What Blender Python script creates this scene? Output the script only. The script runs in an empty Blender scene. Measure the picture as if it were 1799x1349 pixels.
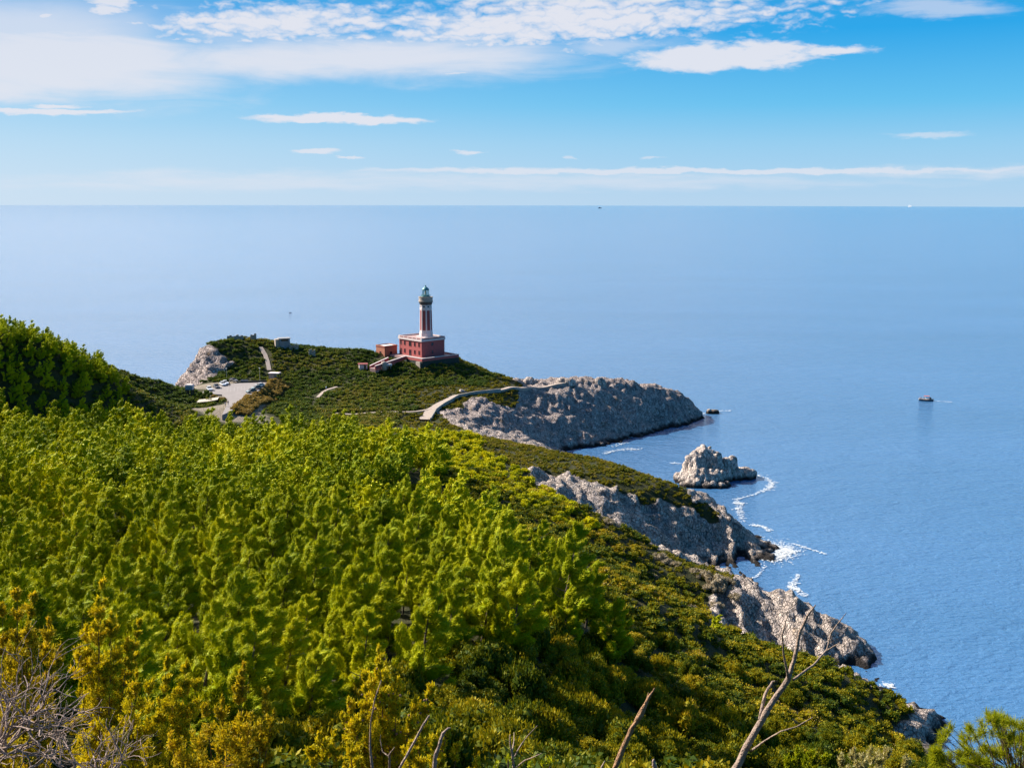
import bpy, bmesh, math, random
import numpy as np
from mathutils import Vector, Matrix, Quaternion
R = math.radians
rng = np.random.default_rng(7)
random.seed(7)
sc = bpy.context.scene
C = sc.collection

# ------------------------------------------------------------------ camera
W0, H0, F = 1799.0, 1349.0, 1930.0
EYE = 350.0                                  # eye level in the photo; the sea horizon dips 11 px below it
CAMZ = 100.0
pitch = math.atan((H0 / 2 - EYE) / F)
roll = R(0.10)
Fw = Vector((0, math.cos(pitch), -math.sin(pitch)))
_r = Vector((1, 0, 0)); _u = Vector((0, math.sin(pitch), math.cos(pitch)))
Rt = _r * math.cos(roll) + _u * math.sin(roll)
Up = _u * math.cos(roll) - _r * math.sin(roll)
cam_d = bpy.data.cameras.new('camera'); cam = bpy.data.objects.new('camera', cam_d); C.objects.link(cam)
cam_d.sensor_width = 36; cam_d.lens = 36 * F / W0; cam_d.clip_start = 0.1; cam_d.clip_end = 120000
M3 = Matrix((Rt, Up, -Fw)).transposed().to_4x4(); M3.translation = (0, 0, CAMZ); cam.matrix_world = M3
sc.camera = cam

def ray(u, v):
    return Fw + Rt * ((u - W0 / 2) / F) - Up * ((v - H0 / 2) / F)
def at(u, v, Y):                             # the point on a pixel's sight line at depth Y
    d = ray(u, v); s = Y / d.y
    return Vector((d.x * s, Y, CAMZ + d.z * s))
def atz(u, v, z=0.0):                        # the point on a pixel's sight line at height z
    d = ray(u, v); s = (z - CAMZ) / d.z
    return Vector((d.x * s, d.y * s, z))
def project(P):                              # n x 3 -> u, v, depth
    P = np.asarray(P, float) - np.array([0, 0, CAMZ])
    dz = P @ np.array(Fw); dx = P @ np.array(Rt); dy = P @ np.array(Up)
    dzs = np.where(dz > .01, dz, .01)
    return W0 / 2 + F * dx / dzs, H0 / 2 - F * dy / dzs, dz

# ------------------------------------------------------------------ light
SUN_AZ, SUN_EL = R(-65), R(36)               # azimuth from the view direction, negative = left
S = Vector((math.sin(SUN_AZ) * math.cos(SUN_EL), math.cos(SUN_AZ) * math.cos(SUN_EL), math.sin(SUN_EL)))
sd = bpy.data.lights.new('sun', 'SUN'); sd.energy = 5.0; sd.angle = R(0.5); sd.color = (1.0, 0.93, 0.82)
so = bpy.data.objects.new('sun', sd); C.objects.link(so)
so.rotation_euler = (-S).to_track_quat('-Z', 'Y').to_euler()
EXPOSURE = 1.22
sc.view_settings.view_transform = 'Standard'; sc.view_settings.look = 'None'
sc.view_settings.exposure = EXPOSURE; sc.view_settings.gamma = 1
sc.cycles.max_bounces = 5; sc.cycles.diffuse_bounces = 3; sc.cycles.glossy_bounces = 2
sc.cycles.transmission_bounces = 3; sc.cycles.transparent_max_bounces = 4
sc.cycles.caustics_reflective = False; sc.cycles.caustics_refractive = False
sc.cycles.sample_clamp_indirect = 4

# ------------------------------------------------------------------ node helper
class NT:
    def __init__(s, tree): s.t = tree; s.n = tree.nodes; s.l = tree.links
    def new(s, typ, **kw):
        nd = s.n.new(typ)
        for k, v in kw.items(): setattr(nd, k, v)
        return nd
    def put(s, sock, val):
        if val is None: return
        if hasattr(val, 'is_output') or isinstance(val, bpy.types.NodeSocket): s.l.new(val, sock)
        else: sock.default_value = val
    def math(s, op, a, b=None, c=None, clamp=False):
        nd = s.new('ShaderNodeMath', operation=op, use_clamp=clamp)
        for i, v in enumerate((a, b, c)): s.put(nd.inputs[i], v)
        return nd.outputs[0]
    def vmath(s, op, a, b=None):
        nd = s.new('ShaderNodeVectorMath', operation=op)
        s.put(nd.inputs[0], a); s.put(nd.inputs[1], b)
        return nd.outputs['Value'] if op in ('LENGTH', 'DOT_PRODUCT') else nd.outputs[0]
    def noise(s, vec, scale, detail=4, rough=.5, dist=0.0, color=False):
        nd = s.new('ShaderNodeTexNoise'); s.put(nd.inputs['Vector'], vec)
        nd.inputs['Scale'].default_value = scale; nd.inputs['Detail'].default_value = detail
        nd.inputs['Roughness'].default_value = rough; nd.inputs['Distortion'].default_value = dist
        return nd.outputs['Color' if color else 'Fac']
    def voro(s, vec, scale, feature='F1', out='Distance', rnd=1.0):
        nd = s.new('ShaderNodeTexVoronoi', feature=feature); s.put(nd.inputs['Vector'], vec)
        nd.inputs['Scale'].default_value = scale; nd.inputs['Randomness'].default_value = rnd
        return nd.outputs[out]
    def ramp(s, fac, stops, interp='LINEAR'):
        nd = s.new('ShaderNodeValToRGB'); cr = nd.color_ramp; cr.interpolation = interp
        while len(cr.elements) < len(stops): cr.elements.new(0.5)
        for e, (p, c) in zip(cr.elements, stops):
            e.position = p; e.color = (c[0], c[1], c[2], 1) if not isinstance(c, (int, float)) else (c, c, c, 1)
        s.put(nd.inputs[0], fac); return nd.outputs[0]
    def mix(s, fac, a, b, mode='MIX'):
        nd = s.new('ShaderNodeMix', data_type='RGBA', blend_type=mode)
        s.put(nd.inputs[0], fac)
        for i, v in ((6, a), (7, b)):
            if isinstance(v, tuple): v = (v[0], v[1], v[2], 1)
            s.put(nd.inputs[i], v)
        return nd.outputs[2]
    def mapr(s, v, a, b, c=0.0, d=1.0, smooth=True):
        nd = s.new('ShaderNodeMapRange', interpolation_type='SMOOTHSTEP' if smooth else 'LINEAR', clamp=True) if smooth else s.new('ShaderNodeMapRange')
        s.put(nd.inputs[0], v)
        for i, x in enumerate((a, b, c, d)): s.put(nd.inputs[i + 1], x)
        return nd.outputs[0]
    def mapping(s, vec, loc=(0, 0, 0), rot=(0, 0, 0), scale=(1, 1, 1), typ='POINT'):
        nd = s.new('ShaderNodeMapping', vector_type=typ); s.put(nd.inputs[0], vec)
        nd.inputs[1].default_value = loc; nd.inputs[2].default_value = rot; nd.inputs[3].default_value = scale
        return nd.outputs[0]
    def bump(s, h, strength=.5, dist=1.0, normal=None):
        nd = s.new('ShaderNodeBump'); nd.inputs['Strength'].default_value = strength; nd.inputs['Distance'].default_value = dist
        s.put(nd.inputs['Height'], h); s.put(nd.inputs['Normal'], normal); return nd.outputs[0]

# ------------------------------------------------------------------ sky
world = bpy.data.worlds.new('World'); sc.world = world; world.use_nodes = True
w = NT(world.node_tree); w.n.clear()
SKY_K = 0.085
sky = w.new('ShaderNodeTexSky', sky_type='NISHITA'); sky.sun_disc = False
sky.sun_elevation = SUN_EL; sky.sun_rotation = SUN_AZ; sky.altitude = 100
sky.air_density = 1.0; sky.dust_density = 0.6; sky.ozone_density = 2.0
gen = w.new('ShaderNodeTexCoord').outputs['Generated']
sep = w.new('ShaderNodeSeparateXYZ'); w.l.new(gen, sep.inputs[0])
A_ = w.math('ARCTAN2', sep.outputs[0], sep.outputs[1]); E_ = w.math('ARCSINE', sep.outputs[2])
cmb = w.new('ShaderNodeCombineXYZ'); w.l.new(A_, cmb.inputs[0]); w.l.new(E_, cmb.inputs[1])
P_ = cmb.outputs[0]
def ae(u, v):
    d = ray(u, v).normalized(); return math.atan2(d.x, d.y), math.asin(d.z)
n_wisp = w.noise(w.mapping(P_, rot=(0, 0, R(-2)), scale=(9, 90, 1)), 1.6, 6, .62, .3)
n_comb = w.noise(w.mapping(P_, rot=(0, 0, R(48)), scale=(9, 60, 1)), 1.0, 6, .6, .8)
n_puff = w.noise(w.mapping(P_, rot=(0, 0, R(-12)), scale=(26, 80, 1)), 1.5, 6, .62, .3)
n_cell = w.voro(w.mapping(w.vmath('ADD', P_, w.vmath('MULTIPLY', w.noise(P_, 26, 4, .65, 0, True), (.05, .022, 0))), rot=(0, 0, R(-9)), scale=(62, 230, 1)), 1.0)
n_big = w.noise(w.mapping(P_, scale=(5, 12, 1)), 1.3, 3, .5)
warp = w.vmath('MULTIPLY', w.vmath('SUBTRACT', w.noise(w.mapping(P_, scale=(1, 3, 1)), 22, 5, .6, 0, True), (.5, .5, .5)), (.05, .014, 0))
PW = w.vmath('ADD', P_, warp)
def blob(u0, v0, u1, v1, hh, soft=1.0, inner=0.0):
    """soft elongated mask between two directions of the sky"""
    a0, e0 = ae(u0, v0); a1, e1 = ae(u1, v1)
    L = math.hypot(a1 - a0, e1 - e0) / 2
    m = w.mapping(PW, ((a0 + a1) / 2, (e0 + e1) / 2, 0), (0, 0, math.atan2(e1 - e0, a1 - a0)), (L, hh / F, 1), 'TEXTURE')
    return w.mapr(w.vmath('LENGTH', m), 1.0, inner, 0.0, soft)
def dens(mask, noise, k, lo, hi):
    return w.mapr(w.math('ADD', mask, w.math('MULTIPLY', w.math('SUBTRACT', noise, .5), k)), lo, hi)
masked = lambda d, m: w.math('MULTIPLY', d, w.mapr(m, 0.0, .12))
layers = []
def layer(blobs, noise, k, lo, hi, op):
    m = blobs[0]
    for b in blobs[1:]: m = w.math('MAXIMUM', m, b)
    d = masked(dens(m, noise, k, lo, hi), m)
    layers.append(w.math('MULTIPLY', d, op))
# the long cirrus sheet with a combed lower edge
sheet_n = w.math('ADD', w.math('MULTIPLY', n_comb, .5), w.math('MULTIPLY', n_big, .5))
layer([blob(-900, 92, 800, 92, 112), blob(-300, 96, 1400, 76, 62), blob(-500, 150, 330, 150, 46)], sheet_n, 1.9, -.05, 1.0, .88)
layer([blob(-900, 60, 560, 55, 110)], n_big, .9, -.1, .9, .72)
# broken ripples along the top
rip = w.math('ADD', w.math('MULTIPLY', w.math('SUBTRACT', 1.05, w.math('MULTIPLY', n_cell, 1.25)), .34), w.math('MULTIPLY', n_puff, .72))
layer([blob(200, 55, 1720, -14, 62), blob(520, 5, 1640, -50, 62), blob(780, 44, 1440, 26, 36), blob(60, 44, 900, 25, 48)], rip, 1.8, .05, 1.0, .95)
layer([blob(110, -5, 270, 14, 26), blob(130, 26, 250, 14, 16), blob(40, 30, 110, 26, 8)], n_puff, 1.5, .15, .8, .9)
# the bright lens of cloud at the right
layer([blob(1040, 104, 1520, 92, 34, 1, .3), blob(1120, 98, 1430, 97, 34, 1, .3), blob(1330, 97, 1590, 86, 12)], n_puff, 1.5, .12, .82, .93)
layer([blob(880, 88, 1250, 78, 26)], n_comb, 1.5, .2, 1.0, .55)
# thin streaks
layer([blob(-260, 197, 350, 194, 8, 1, .2), blob(20, 186, 190, 183, 7)], n_wisp, 1.1, .12, .85, .9)
layer([blob(350, 206, 820, 210, 9.5, 1, .2), blob(560, 213, 800, 211, 9)], n_wisp, 1.1, .12, .8, .92)
layer([blob(490, 264, 615, 267, 8), blob(560, 273, 670, 275, 4), blob(750, 128, 840, 129, 4), blob(780, 266, 880, 268, 7)], n_wisp, 1.0, .2, .8, .75)
layer([blob(1090, 279, 1190, 281, 5), blob(970, 275, 1040, 277, 5), blob(1480, 240, 1800, 237, 10), blob(1400, 8, 1900, 18, 24)], n_wisp, 1.0, .25, .9, .5)
# the low bank over the horizon
layer([blob(250, 297, 2500, 290, 9, 1, .2), blob(380, 299, 1500, 298, 11)], n_wisp, .9, .2, .9, .72)
layer([blob(-300, 316, 2400, 312, 34), blob(-600, 326, 1300, 310, 40), blob(1100, 300, 2500, 300, 20)], n_wisp, 1.2, .2, 1.3, .55)
dtot = layers[0]
for l in layers[1:]: dtot = w.math('MAXIMUM', dtot, l)
dtot = w.math('MULTIPLY', dtot, w.mapr(E_, 0.0, .012))
K2 = 1 / SKY_K / 2 ** EXPOSURE
gcol = w.ramp(w.mapr(E_, 0.0, 1.5708, 0, 1, False), [(0.0, (.45, .655, .86)), (.03, (.30, .61, .87)), (.052, (.13, .53, .87)), (.09, (.02, .38, .82)), (.13, (.03, .32, .74)), (.35, (.05, .24, .56)), (1.0, (.02, .10, .30))])
dts = w.vmath('DOT_PRODUCT', gen, tuple(S))
glow = w.math('MULTIPLY', w.mapr(dts, .28, 1.0), w.mapr(E_, .17, .36))
low = w.math('MULTIPLY', w.mapr(A_, .35, -.75), w.mapr(E_, .22, .0))
gcol = w.mix(w.math('MULTIPLY', low, .5), gcol, (.80, .87, .94))
band = w.math('MULTIPLY', w.mapr(E_, 1.0, .5), w.mapr(A_, -2.0, -1.0))
upper = w.math('MULTIPLY', band, w.math('MULTIPLY', w.mapr(E_, .185, .33), w.mapr(A_, 1.3, -.1)))
gcol = w.mix(w.math('MULTIPLY', upper, .8), gcol, (1.35, 1.33, 1.40))
gcol = w.mix(w.math('MULTIPLY', band, w.math('MULTIPLY', w.mapr(A_, .05, -.42), w.mapr(E_, .175, .27))), gcol, (2.9, 2.75, 2.6))
gcol = w.mix(w.math('MULTIPLY', glow, band), gcol, (2.2, 2.1, 2.0))
gcol = w.mix(1.0, gcol, (K2, K2, K2), 'MULTIPLY')
skyb = w.mix(.985, sky.outputs[0], gcol)
CL = 0.80 * K2
skyc = w.mix(dtot, skyb, (CL * .985, CL * 1.0, CL * 1.09))
bg = w.new('ShaderNodeBackground'); bg.inputs[1].default_value = SKY_K; w.l.new(skyc, bg.inputs[0])
wo = w.new('ShaderNodeOutputWorld'); w.l.new(bg.outputs[0], wo.inputs[0])
world.cycles.sampling_method = 'MANUAL'; world.cycles.sample_map_resolution = 512

# ------------------------------------------------------------------ object helpers
def link(o, parent=None):
    C.objects.link(o)
    if parent: o.parent = parent
    return o
def tag(o, label=None, cat=None, group=None, kind=None):
    if label: o['label'] = label
    if cat: o['category'] = cat
    if group: o['group'] = group
    if kind: o['kind'] = kind
    return o
def thing(name, label, cat, loc=(0, 0, 0), rz=0.0, group=None):
    o = bpy.data.objects.new(name, None); o.location = loc; o.rotation_euler = (0, 0, rz); o.empty_display_size = .3
    C.objects.link(o); return tag(o, label, cat, group)
def obj(name, bm, mat, parent=None, smooth=False):
    me = bpy.data.meshes.new(name); bmesh.ops.recalc_face_normals(bm, faces=bm.faces[:]); bm.to_mesh(me); bm.free()
    if smooth: me.polygons.foreach_set('use_smooth', [True] * len(me.polygons))
    me.materials.append(mat)
    return link(bpy.data.objects.new(name, me), parent)
def np_mesh(name, V, Q, mat, attrs=None, smooth=False):
    """mesh from a vertex array and a face array (n x k)"""
    me = bpy.data.meshes.new(name); V = np.ascontiguousarray(V, np.float32); Q = np.ascontiguousarray(Q, np.int32)
    n, k = Q.shape
    me.vertices.add(len(V)); me.vertices.foreach_set('co', V.ravel())
    me.loops.add(n * k); me.loops.foreach_set('vertex_index', Q.ravel())
    me.polygons.add(n); me.polygons.foreach_set('loop_start', np.arange(0, n * k, k, dtype=np.int32))
    me.polygons.foreach_set('loop_total', np.full(n, k, np.int32))
    me.polygons.foreach_set('use_smooth', np.full(n, smooth))
    me.update(calc_edges=True)
    for nm, a in (attrs or {}).items():
        at_ = me.attributes.new(nm, 'FLOAT', 'POINT'); at_.data.foreach_set('value', np.ascontiguousarray(a, np.float32))
    if mat: me.materials.append(mat)
    return me
def copy_tree(o, name=None):
    c = o.copy(); C.objects.link(c)
    for ch in o.children:
        d = ch.copy(); C.objects.link(d); d.parent = c
        for g in ch.children:
            e = g.copy(); C.objects.link(e); e.parent = d
    return c
def box(bm, x0, x1, y0, y1, z0, z1, taper=0.0, M=None):
    vs = []
    for z, t in ((z0, 0), (z1, taper)):
        for x, y in ((x0 + t, y0 + t), (x1 - t, y0 + t), (x1 - t, y1 - t), (x0 + t, y1 - t)):
            p = Vector((x, y, z)); vs.append(bm.verts.new(M @ p if M else p))
    for f in ((3, 2, 1, 0), (4, 5, 6, 7), (0, 1, 5, 4), (1, 2, 6, 5), (2, 3, 7, 6), (3, 0, 4, 7)): bm.faces.new([vs[i] for i in f])
def lathe(bm, prof, n=16, c=(0, 0, 0), rot=0.0, cap=True):
    rings = []
    for r, z in prof:
        rings.append([bm.verts.new((c[0] + r * math.cos(rot + 2 * math.pi * i / n), c[1] + r * math.sin(rot + 2 * math.pi * i / n), c[2] + z)) for i in range(n)])
    for a, b in zip(rings, rings[1:]):
        for i in range(n): bm.faces.new((a[i], a[(i + 1) % n], b[(i + 1) % n], b[i]))
    if cap:
        bm.faces.new(rings[0][::-1]); bm.faces.new(rings[-1])
def tube(bm, pts, rad, n=7, jit=0.0, rnd=random):
    """a tapering tube along points"""
    pts = [Vector(p) for p in pts]; rings = []
    prev = None
    for i, p in enumerate(pts):
        t = (pts[min(i + 1, len(pts) - 1)] - pts[max(i - 1, 0)]).normalized()
        if prev is None: a = t.orthogonal().normalized()
        else: a = (prev - t * prev.dot(t)).normalized()
        prev = a; b = t.cross(a)
        rings.append([bm.verts.new(p + (a * math.cos(2 * math.pi * k / n) + b * math.sin(2 * math.pi * k / n)) * rad[i] * (1 + rnd.uniform(-jit, jit))) for k in range(n)])
    for A, B in zip(rings, rings[1:]):
        for k in range(n): bm.faces.new((A[k], A[(k + 1) % n], B[(k + 1) % n], B[k]))
    bm.faces.new(rings[0][::-1]); bm.faces.new(rings[-1])
def mat(name):
    m = bpy.data.materials.new(name); m.use_nodes = True; t = NT(m.node_tree); t.n.clear()
    out = t.new('ShaderNodeOutputMaterial'); return m, t, out
def simple(name, col, rough=.7, var=.25, scale=2.0, bump=0.0, metal=0.0, spec=.3):
    m, t, out = mat(name); p = t.new('ShaderNodeBsdfPrincipled')
    geo = t.new('ShaderNodeNewGeometry').outputs['Position']
    n = t.noise(geo, scale, 5, .6)
    lo = tuple(c * (1 - var) for c in col); hi = tuple(min(1, c * (1 + var)) for c in col)
    t.l.new(t.ramp(n, [(.3, lo), (.7, hi)]), p.inputs['Base Color'])
    p.inputs['Roughness'].default_value = rough; p.inputs['Metallic'].default_value = metal; p.inputs['Specular IOR Level'].default_value = spec
    if bump: t.l.new(t.bump(t.noise(geo, scale * 6, 4, .6), bump, .05), p.inputs['Normal'])
    t.l.new(p.outputs[0], out.inputs[0]); return m

# ------------------------------------------------------------------ numpy noise
def _hash(ix, iy, iz, seed):
    h = (ix.astype(np.int64) * 374761393 + iy.astype(np.int64) * 668265263 + iz.astype(np.int64) * 2147483647 + seed * 1274126177) & 0xffffffff
    h = ((h ^ (h >> 13)) * 1274126177) & 0xffffffff
    h = ((h ^ (h >> 16)) * 2246822519) & 0xffffffff
    return ((h ^ (h >> 15)) & 0xffffff) / float(0xffffff)
def vnoise(x, y, z, seed=0):
    x0 = np.floor(x); y0 = np.floor(y); z0 = np.floor(z)
    fx, fy, fz = x - x0, y - y0, z - z0
    fx, fy, fz = (t * t * (3 - 2 * t) for t in (fx, fy, fz))
    r = 0
    for i in (0, 1):
        for j in (0, 1):
            for k in (0, 1):
                wgt = (fx if i else 1 - fx) * (fy if j else 1 - fy) * (fz if k else 1 - fz)
                r = r + wgt * _hash(x0 + i, y0 + j, z0 + k, seed)
    return r
def fbm(x, y, z, oct=4, seed=0, ridged=False):
    a, s, tot = 1.0, 0, 0
    for o in range(oct):
        n = vnoise(x, y, z, seed + o * 17)
        if ridged: n = 1 - np.abs(2 * n - 1)
        s = s + a * n; tot += a; a *= .5; x, y, z = x * 2.03 + 5.1, y * 2.03 + 1.7, z * 2.03 + 3.3
    return s / tot
def worley(x, y, z, seed=0):
    x0 = np.floor(x); y0 = np.floor(y); z0 = np.floor(z)
    d1 = np.full(np.shape(x), 9.0); d2 = np.full(np.shape(x), 9.0)
    for i in (-1, 0, 1):
        for j in (-1, 0, 1):
            for k in (-1, 0, 1):
                cx, cy, cz = x0 + i, y0 + j, z0 + k
                d = np.sqrt((cx + _hash(cx, cy, cz, seed) - x) ** 2 + (cy + _hash(cx, cy, cz, seed + 1) - y) ** 2 + (cz + _hash(cx, cy, cz, seed + 2) - z) ** 2)
                d2 = np.minimum(d2, np.maximum(d, d1)); d1 = np.minimum(d1, d)
    return d1, d2

# ------------------------------------------------------------------ terrain
# sight points: (u, v, depth, height of the plants above the ground, kind of cover)
SP = [
 # pine slope
 (0,715,310,10,'P'),(150,714,318,10,'P'),(300,727,328,10,'P'),(450,737,334,10,'P'),(560,748,338,7,'P'),(680,738,343,4,'Y'),(760,746,343,4,'Y'),
 (0,800,235,8,'P'),(200,800,240,8,'P'),(400,800,245,8,'P'),(590,795,255,8,'P'),(740,785,285,4,'Y'),
 (0,900,165,8,'P'),(200,900,168,8,'P'),(400,900,172,8,'P'),(600,895,178,8,'P'),(740,865,205,8,'P'),
 (0,1000,120,8,'P'),(250,1000,122,8,'P'),(500,1000,125,8,'P'),(700,950,148,8,'P'),(840,925,170,8,'P'),
 (0,1100,90,8,'P'),(250,1100,91,8,'P'),(500,1100,93,8,'P'),(700,1070,101,8,'P'),(840,1040,115,7,'P'),(950,995,140,5,'P'),
 (700,800,250,4,'P'),(650,775,275,4,'P'),
 # gully behind the pines and the bright slope beyond
 (700,815,285,3,'Y'),(790,850,245,3,'M'),(880,885,238,3,'M'),(970,925,222,3,'M'),
 (800,775,318,3,'Y'),(880,815,290,3,'Y'),(960,860,272,3,'Y'),(1010,885,262,2,'Y'),
 # olive shoulder
 (790,752,345,2,'Y'),(860,770,350,1,'O'),(950,784,352,1,'O'),(1040,799,338,1,'O'),(1100,816,326,1,'O'),(1180,841,314,2.0,'O'),
 (900,795,325,1,'O'),(980,815,315,1,'O'),(1060,835,308,1,'O'),(1140,860,306,1,'O'),(1210,876,309,.5,'O'),(1245,893,309,.4,'O'),
 # rib 1
 (1230,862,312,3.2,'R'),(1270,887,311,1.6,'R'),(1300,915,309,0,'R'),(1330,950,306,0,'R'),
 (1000,850,299,.3,'R'),(1080,868,299,0,'R'),(1150,895,301,0,'R'),(1230,920,304,0,'R'),(1290,960,302,0,'R'),
 (1060,912,285,0,'R'),(1140,960,284,0,'R'),(1200,990,288,0,'R'),(1250,1000,291,0,'R'),
 # near slope crest in front of rib 1
 (1020,880,268,2,'M'),(1070,908,262,1.5,'O'),(1130,965,256,.3,'O'),(1200,1003,250,-.6,'O'),(1285,1027,247,-1.2,'O'),(1110,968,246,1.5,'M'),(1155,1003,243,1.5,'M'),(1205,1040,236,1.5,'M'),(1240,1070,228,1.5,'M'),(1175,985,252,1.2,'O'),
 # rib 2
 (1300,1030,246,0,'R'),(1350,1046,242,0,'R'),(1400,1056,239,0,'R'),(1450,1088,235,0,'R'),(1500,1132,232,0,'R'),
 (1290,1080,237,0,'R'),(1370,1095,236,0,'R'),(1450,1130,231,0,'R'),
 (1270,1095,228,.5,'R'),(1330,1130,226,0,'R'),(1400,1150,225,0,'R'),(1480,1178,223,0,'R'),
 (1250,1102,208,1.5,'M'),(1330,1132,204,1.5,'M'),(1400,1152,200,1.5,'M'),(1480,1177,199,1.5,'M'),(1550,1214,198,1.2,'M'),(1600,1238,196,1,'M'),(1650,1272,194,1.6,'M'),(1690,1305,193,2,'M'),
 (1640,1325,188,1.0,'M'),
 # near macchia slope
 (1000,950,210,2.5,'M'),(1100,1000,200,2.5,'M'),(1200,1060,192,2.5,'M'),
 (1000,1050,150,3,'M'),(1100,1100,152,3,'M'),(1200,1150,160,2.5,'M'),(1300,1185,172,2.5,'M'),(1450,1205,185,2,'M'),(1550,1245,190,2,'M'),
 (900,1100,112,4,'M'),(1000,1200,112,3,'M'),(1200,1250,125,2.5,'M'),(1400,1280,145,2.5,'M'),(1550,1305,165,2,'M'),
 (800,1150,92,6,'M'),(900,1300,76,3,'M'),(1100,1340,86,3,'M'),(1300,1345,110,2.5,'M'),(1500,1345,140,2,'M'),
 # left hill
 (0,560,340,5,'H'),(70,577,345,5,'H'),(130,607,350,5,'H'),(180,641,355,4,'H'),(240,684,362,2,'G'),
 (0,620,330,5,'H'),(90,640,336,5,'H'),(0,690,322,6,'H'),(100,697,330,7,'H'),(200,705,345,6,'H'),(270,712,358,3,'G'),
 # brown hill
 (190,637,398,1,'G'),(250,661,403,1,'G'),(300,674,408,1,'G'),(322,690,410,1,'G'),(240,690,385,1,'G'),(285,705,388,.5,'G'),
 # saddle
 (330,700,400,.5,'G'),(345,712,392,1,'G'),(500,715,398,2,'G'),(600,722,398,2,'G'),(700,722,400,1,'G'),(470,700,418,2,'G'),(500,675,438,2,'G'),(480,664,446,1.5,'G'),
 # summit hill
 (400,657,450,1,'G'),(460,655,452,1,'G'),(540,665,448,1,'G'),(430,622,466,1,'G'),(530,628,466,1,'G'),(600,640,462,1,'G'),
 (430,590,482,1,'G'),(372,602,474,1,'G'),(345,614,466,.3,'R'),(331,640,458,0,'R'),(329,668,450,0,'R'),(365,640,458,0,'R'),(385,655,452,0,'R'),(490,598,482,1,'G'),
 (560,608,482,1,'G'),(640,613,482,1,'G'),(600,690,424,1.5,'G'),(680,700,420,1.5,'G'),(640,660,448,1.5,'G'),(700,655,456,1.5,'G'),(760,655,460,1.5,'G'),(820,662,460,1.5,'G'),(560,690,425,1.5,'G'),
 (697,626,484,0,'G'),(741,631,476,0,'G'),(800,629,484,0,'G'),(760,638,466,.8,'G'),(800,636,474,.8,'G'),(725,637,466,.8,'G'),
 (835,641,484,1,'G'),(870,655,482,1,'G'),(905,668,478,0,'O'),(640,640,468,1,'G'),
 # path
 (745,740,398,0,'O'),(775,708,418,0,'O'),(800,696,430,0,'O'),(850,688,441,0,'O'),(900,680,454,0,'O'),(1000,668,470,0,'R'),
 # promontory
 (930,665,474,0.6,'R'),(1053,665,480,1.4,'R'),(1100,665,484,1.8,'R'),(1150,671,490,2.2,'R'),(1180,681,495,1.6,'R'),(1210,696,502,1.2,'R'),(1225,713,509,0,'R'),(1231,726,513,0,'R'),
 (800,732,405,0,'R'),(850,742,412,0,'R'),(900,735,425,0,'R'),(860,715,424,0,'R'),(950,765,428,0,'R'),(900,768,408,0,'R'),(1000,740,446,0,'R'),(1000,700,458,0,'R'),(1100,700,474,0,'R'),(1180,712,487,0,'R'),
 (1100,740,464,0,'R'),(930,700,452,0,'R'),(1160,730,481,0,'R'),
]
CP = [(*at(u, v, Y), k) for u, v, Y, h, k in SP]
CP = [(x, y, z - SP[i][3], k) for i, (x, y, z, k) in enumerate(CP)]
for u, v in ((1040,788),(1100,771),(1150,761),(1200,749),(1224,741),(1000,792),(1347,985),(1330,1005),(1300,1022),(1543,1190),(1555,1207)): CP.append((*atz(u, v, -.3), 'R'))
ZP = 27.0
for u, v in ((365,677),(420,675),(478,673),(395,716),(430,704),(405,690),(445,688),(375,690)): CP.append((*atz(u, v, ZP), 'C'))
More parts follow.
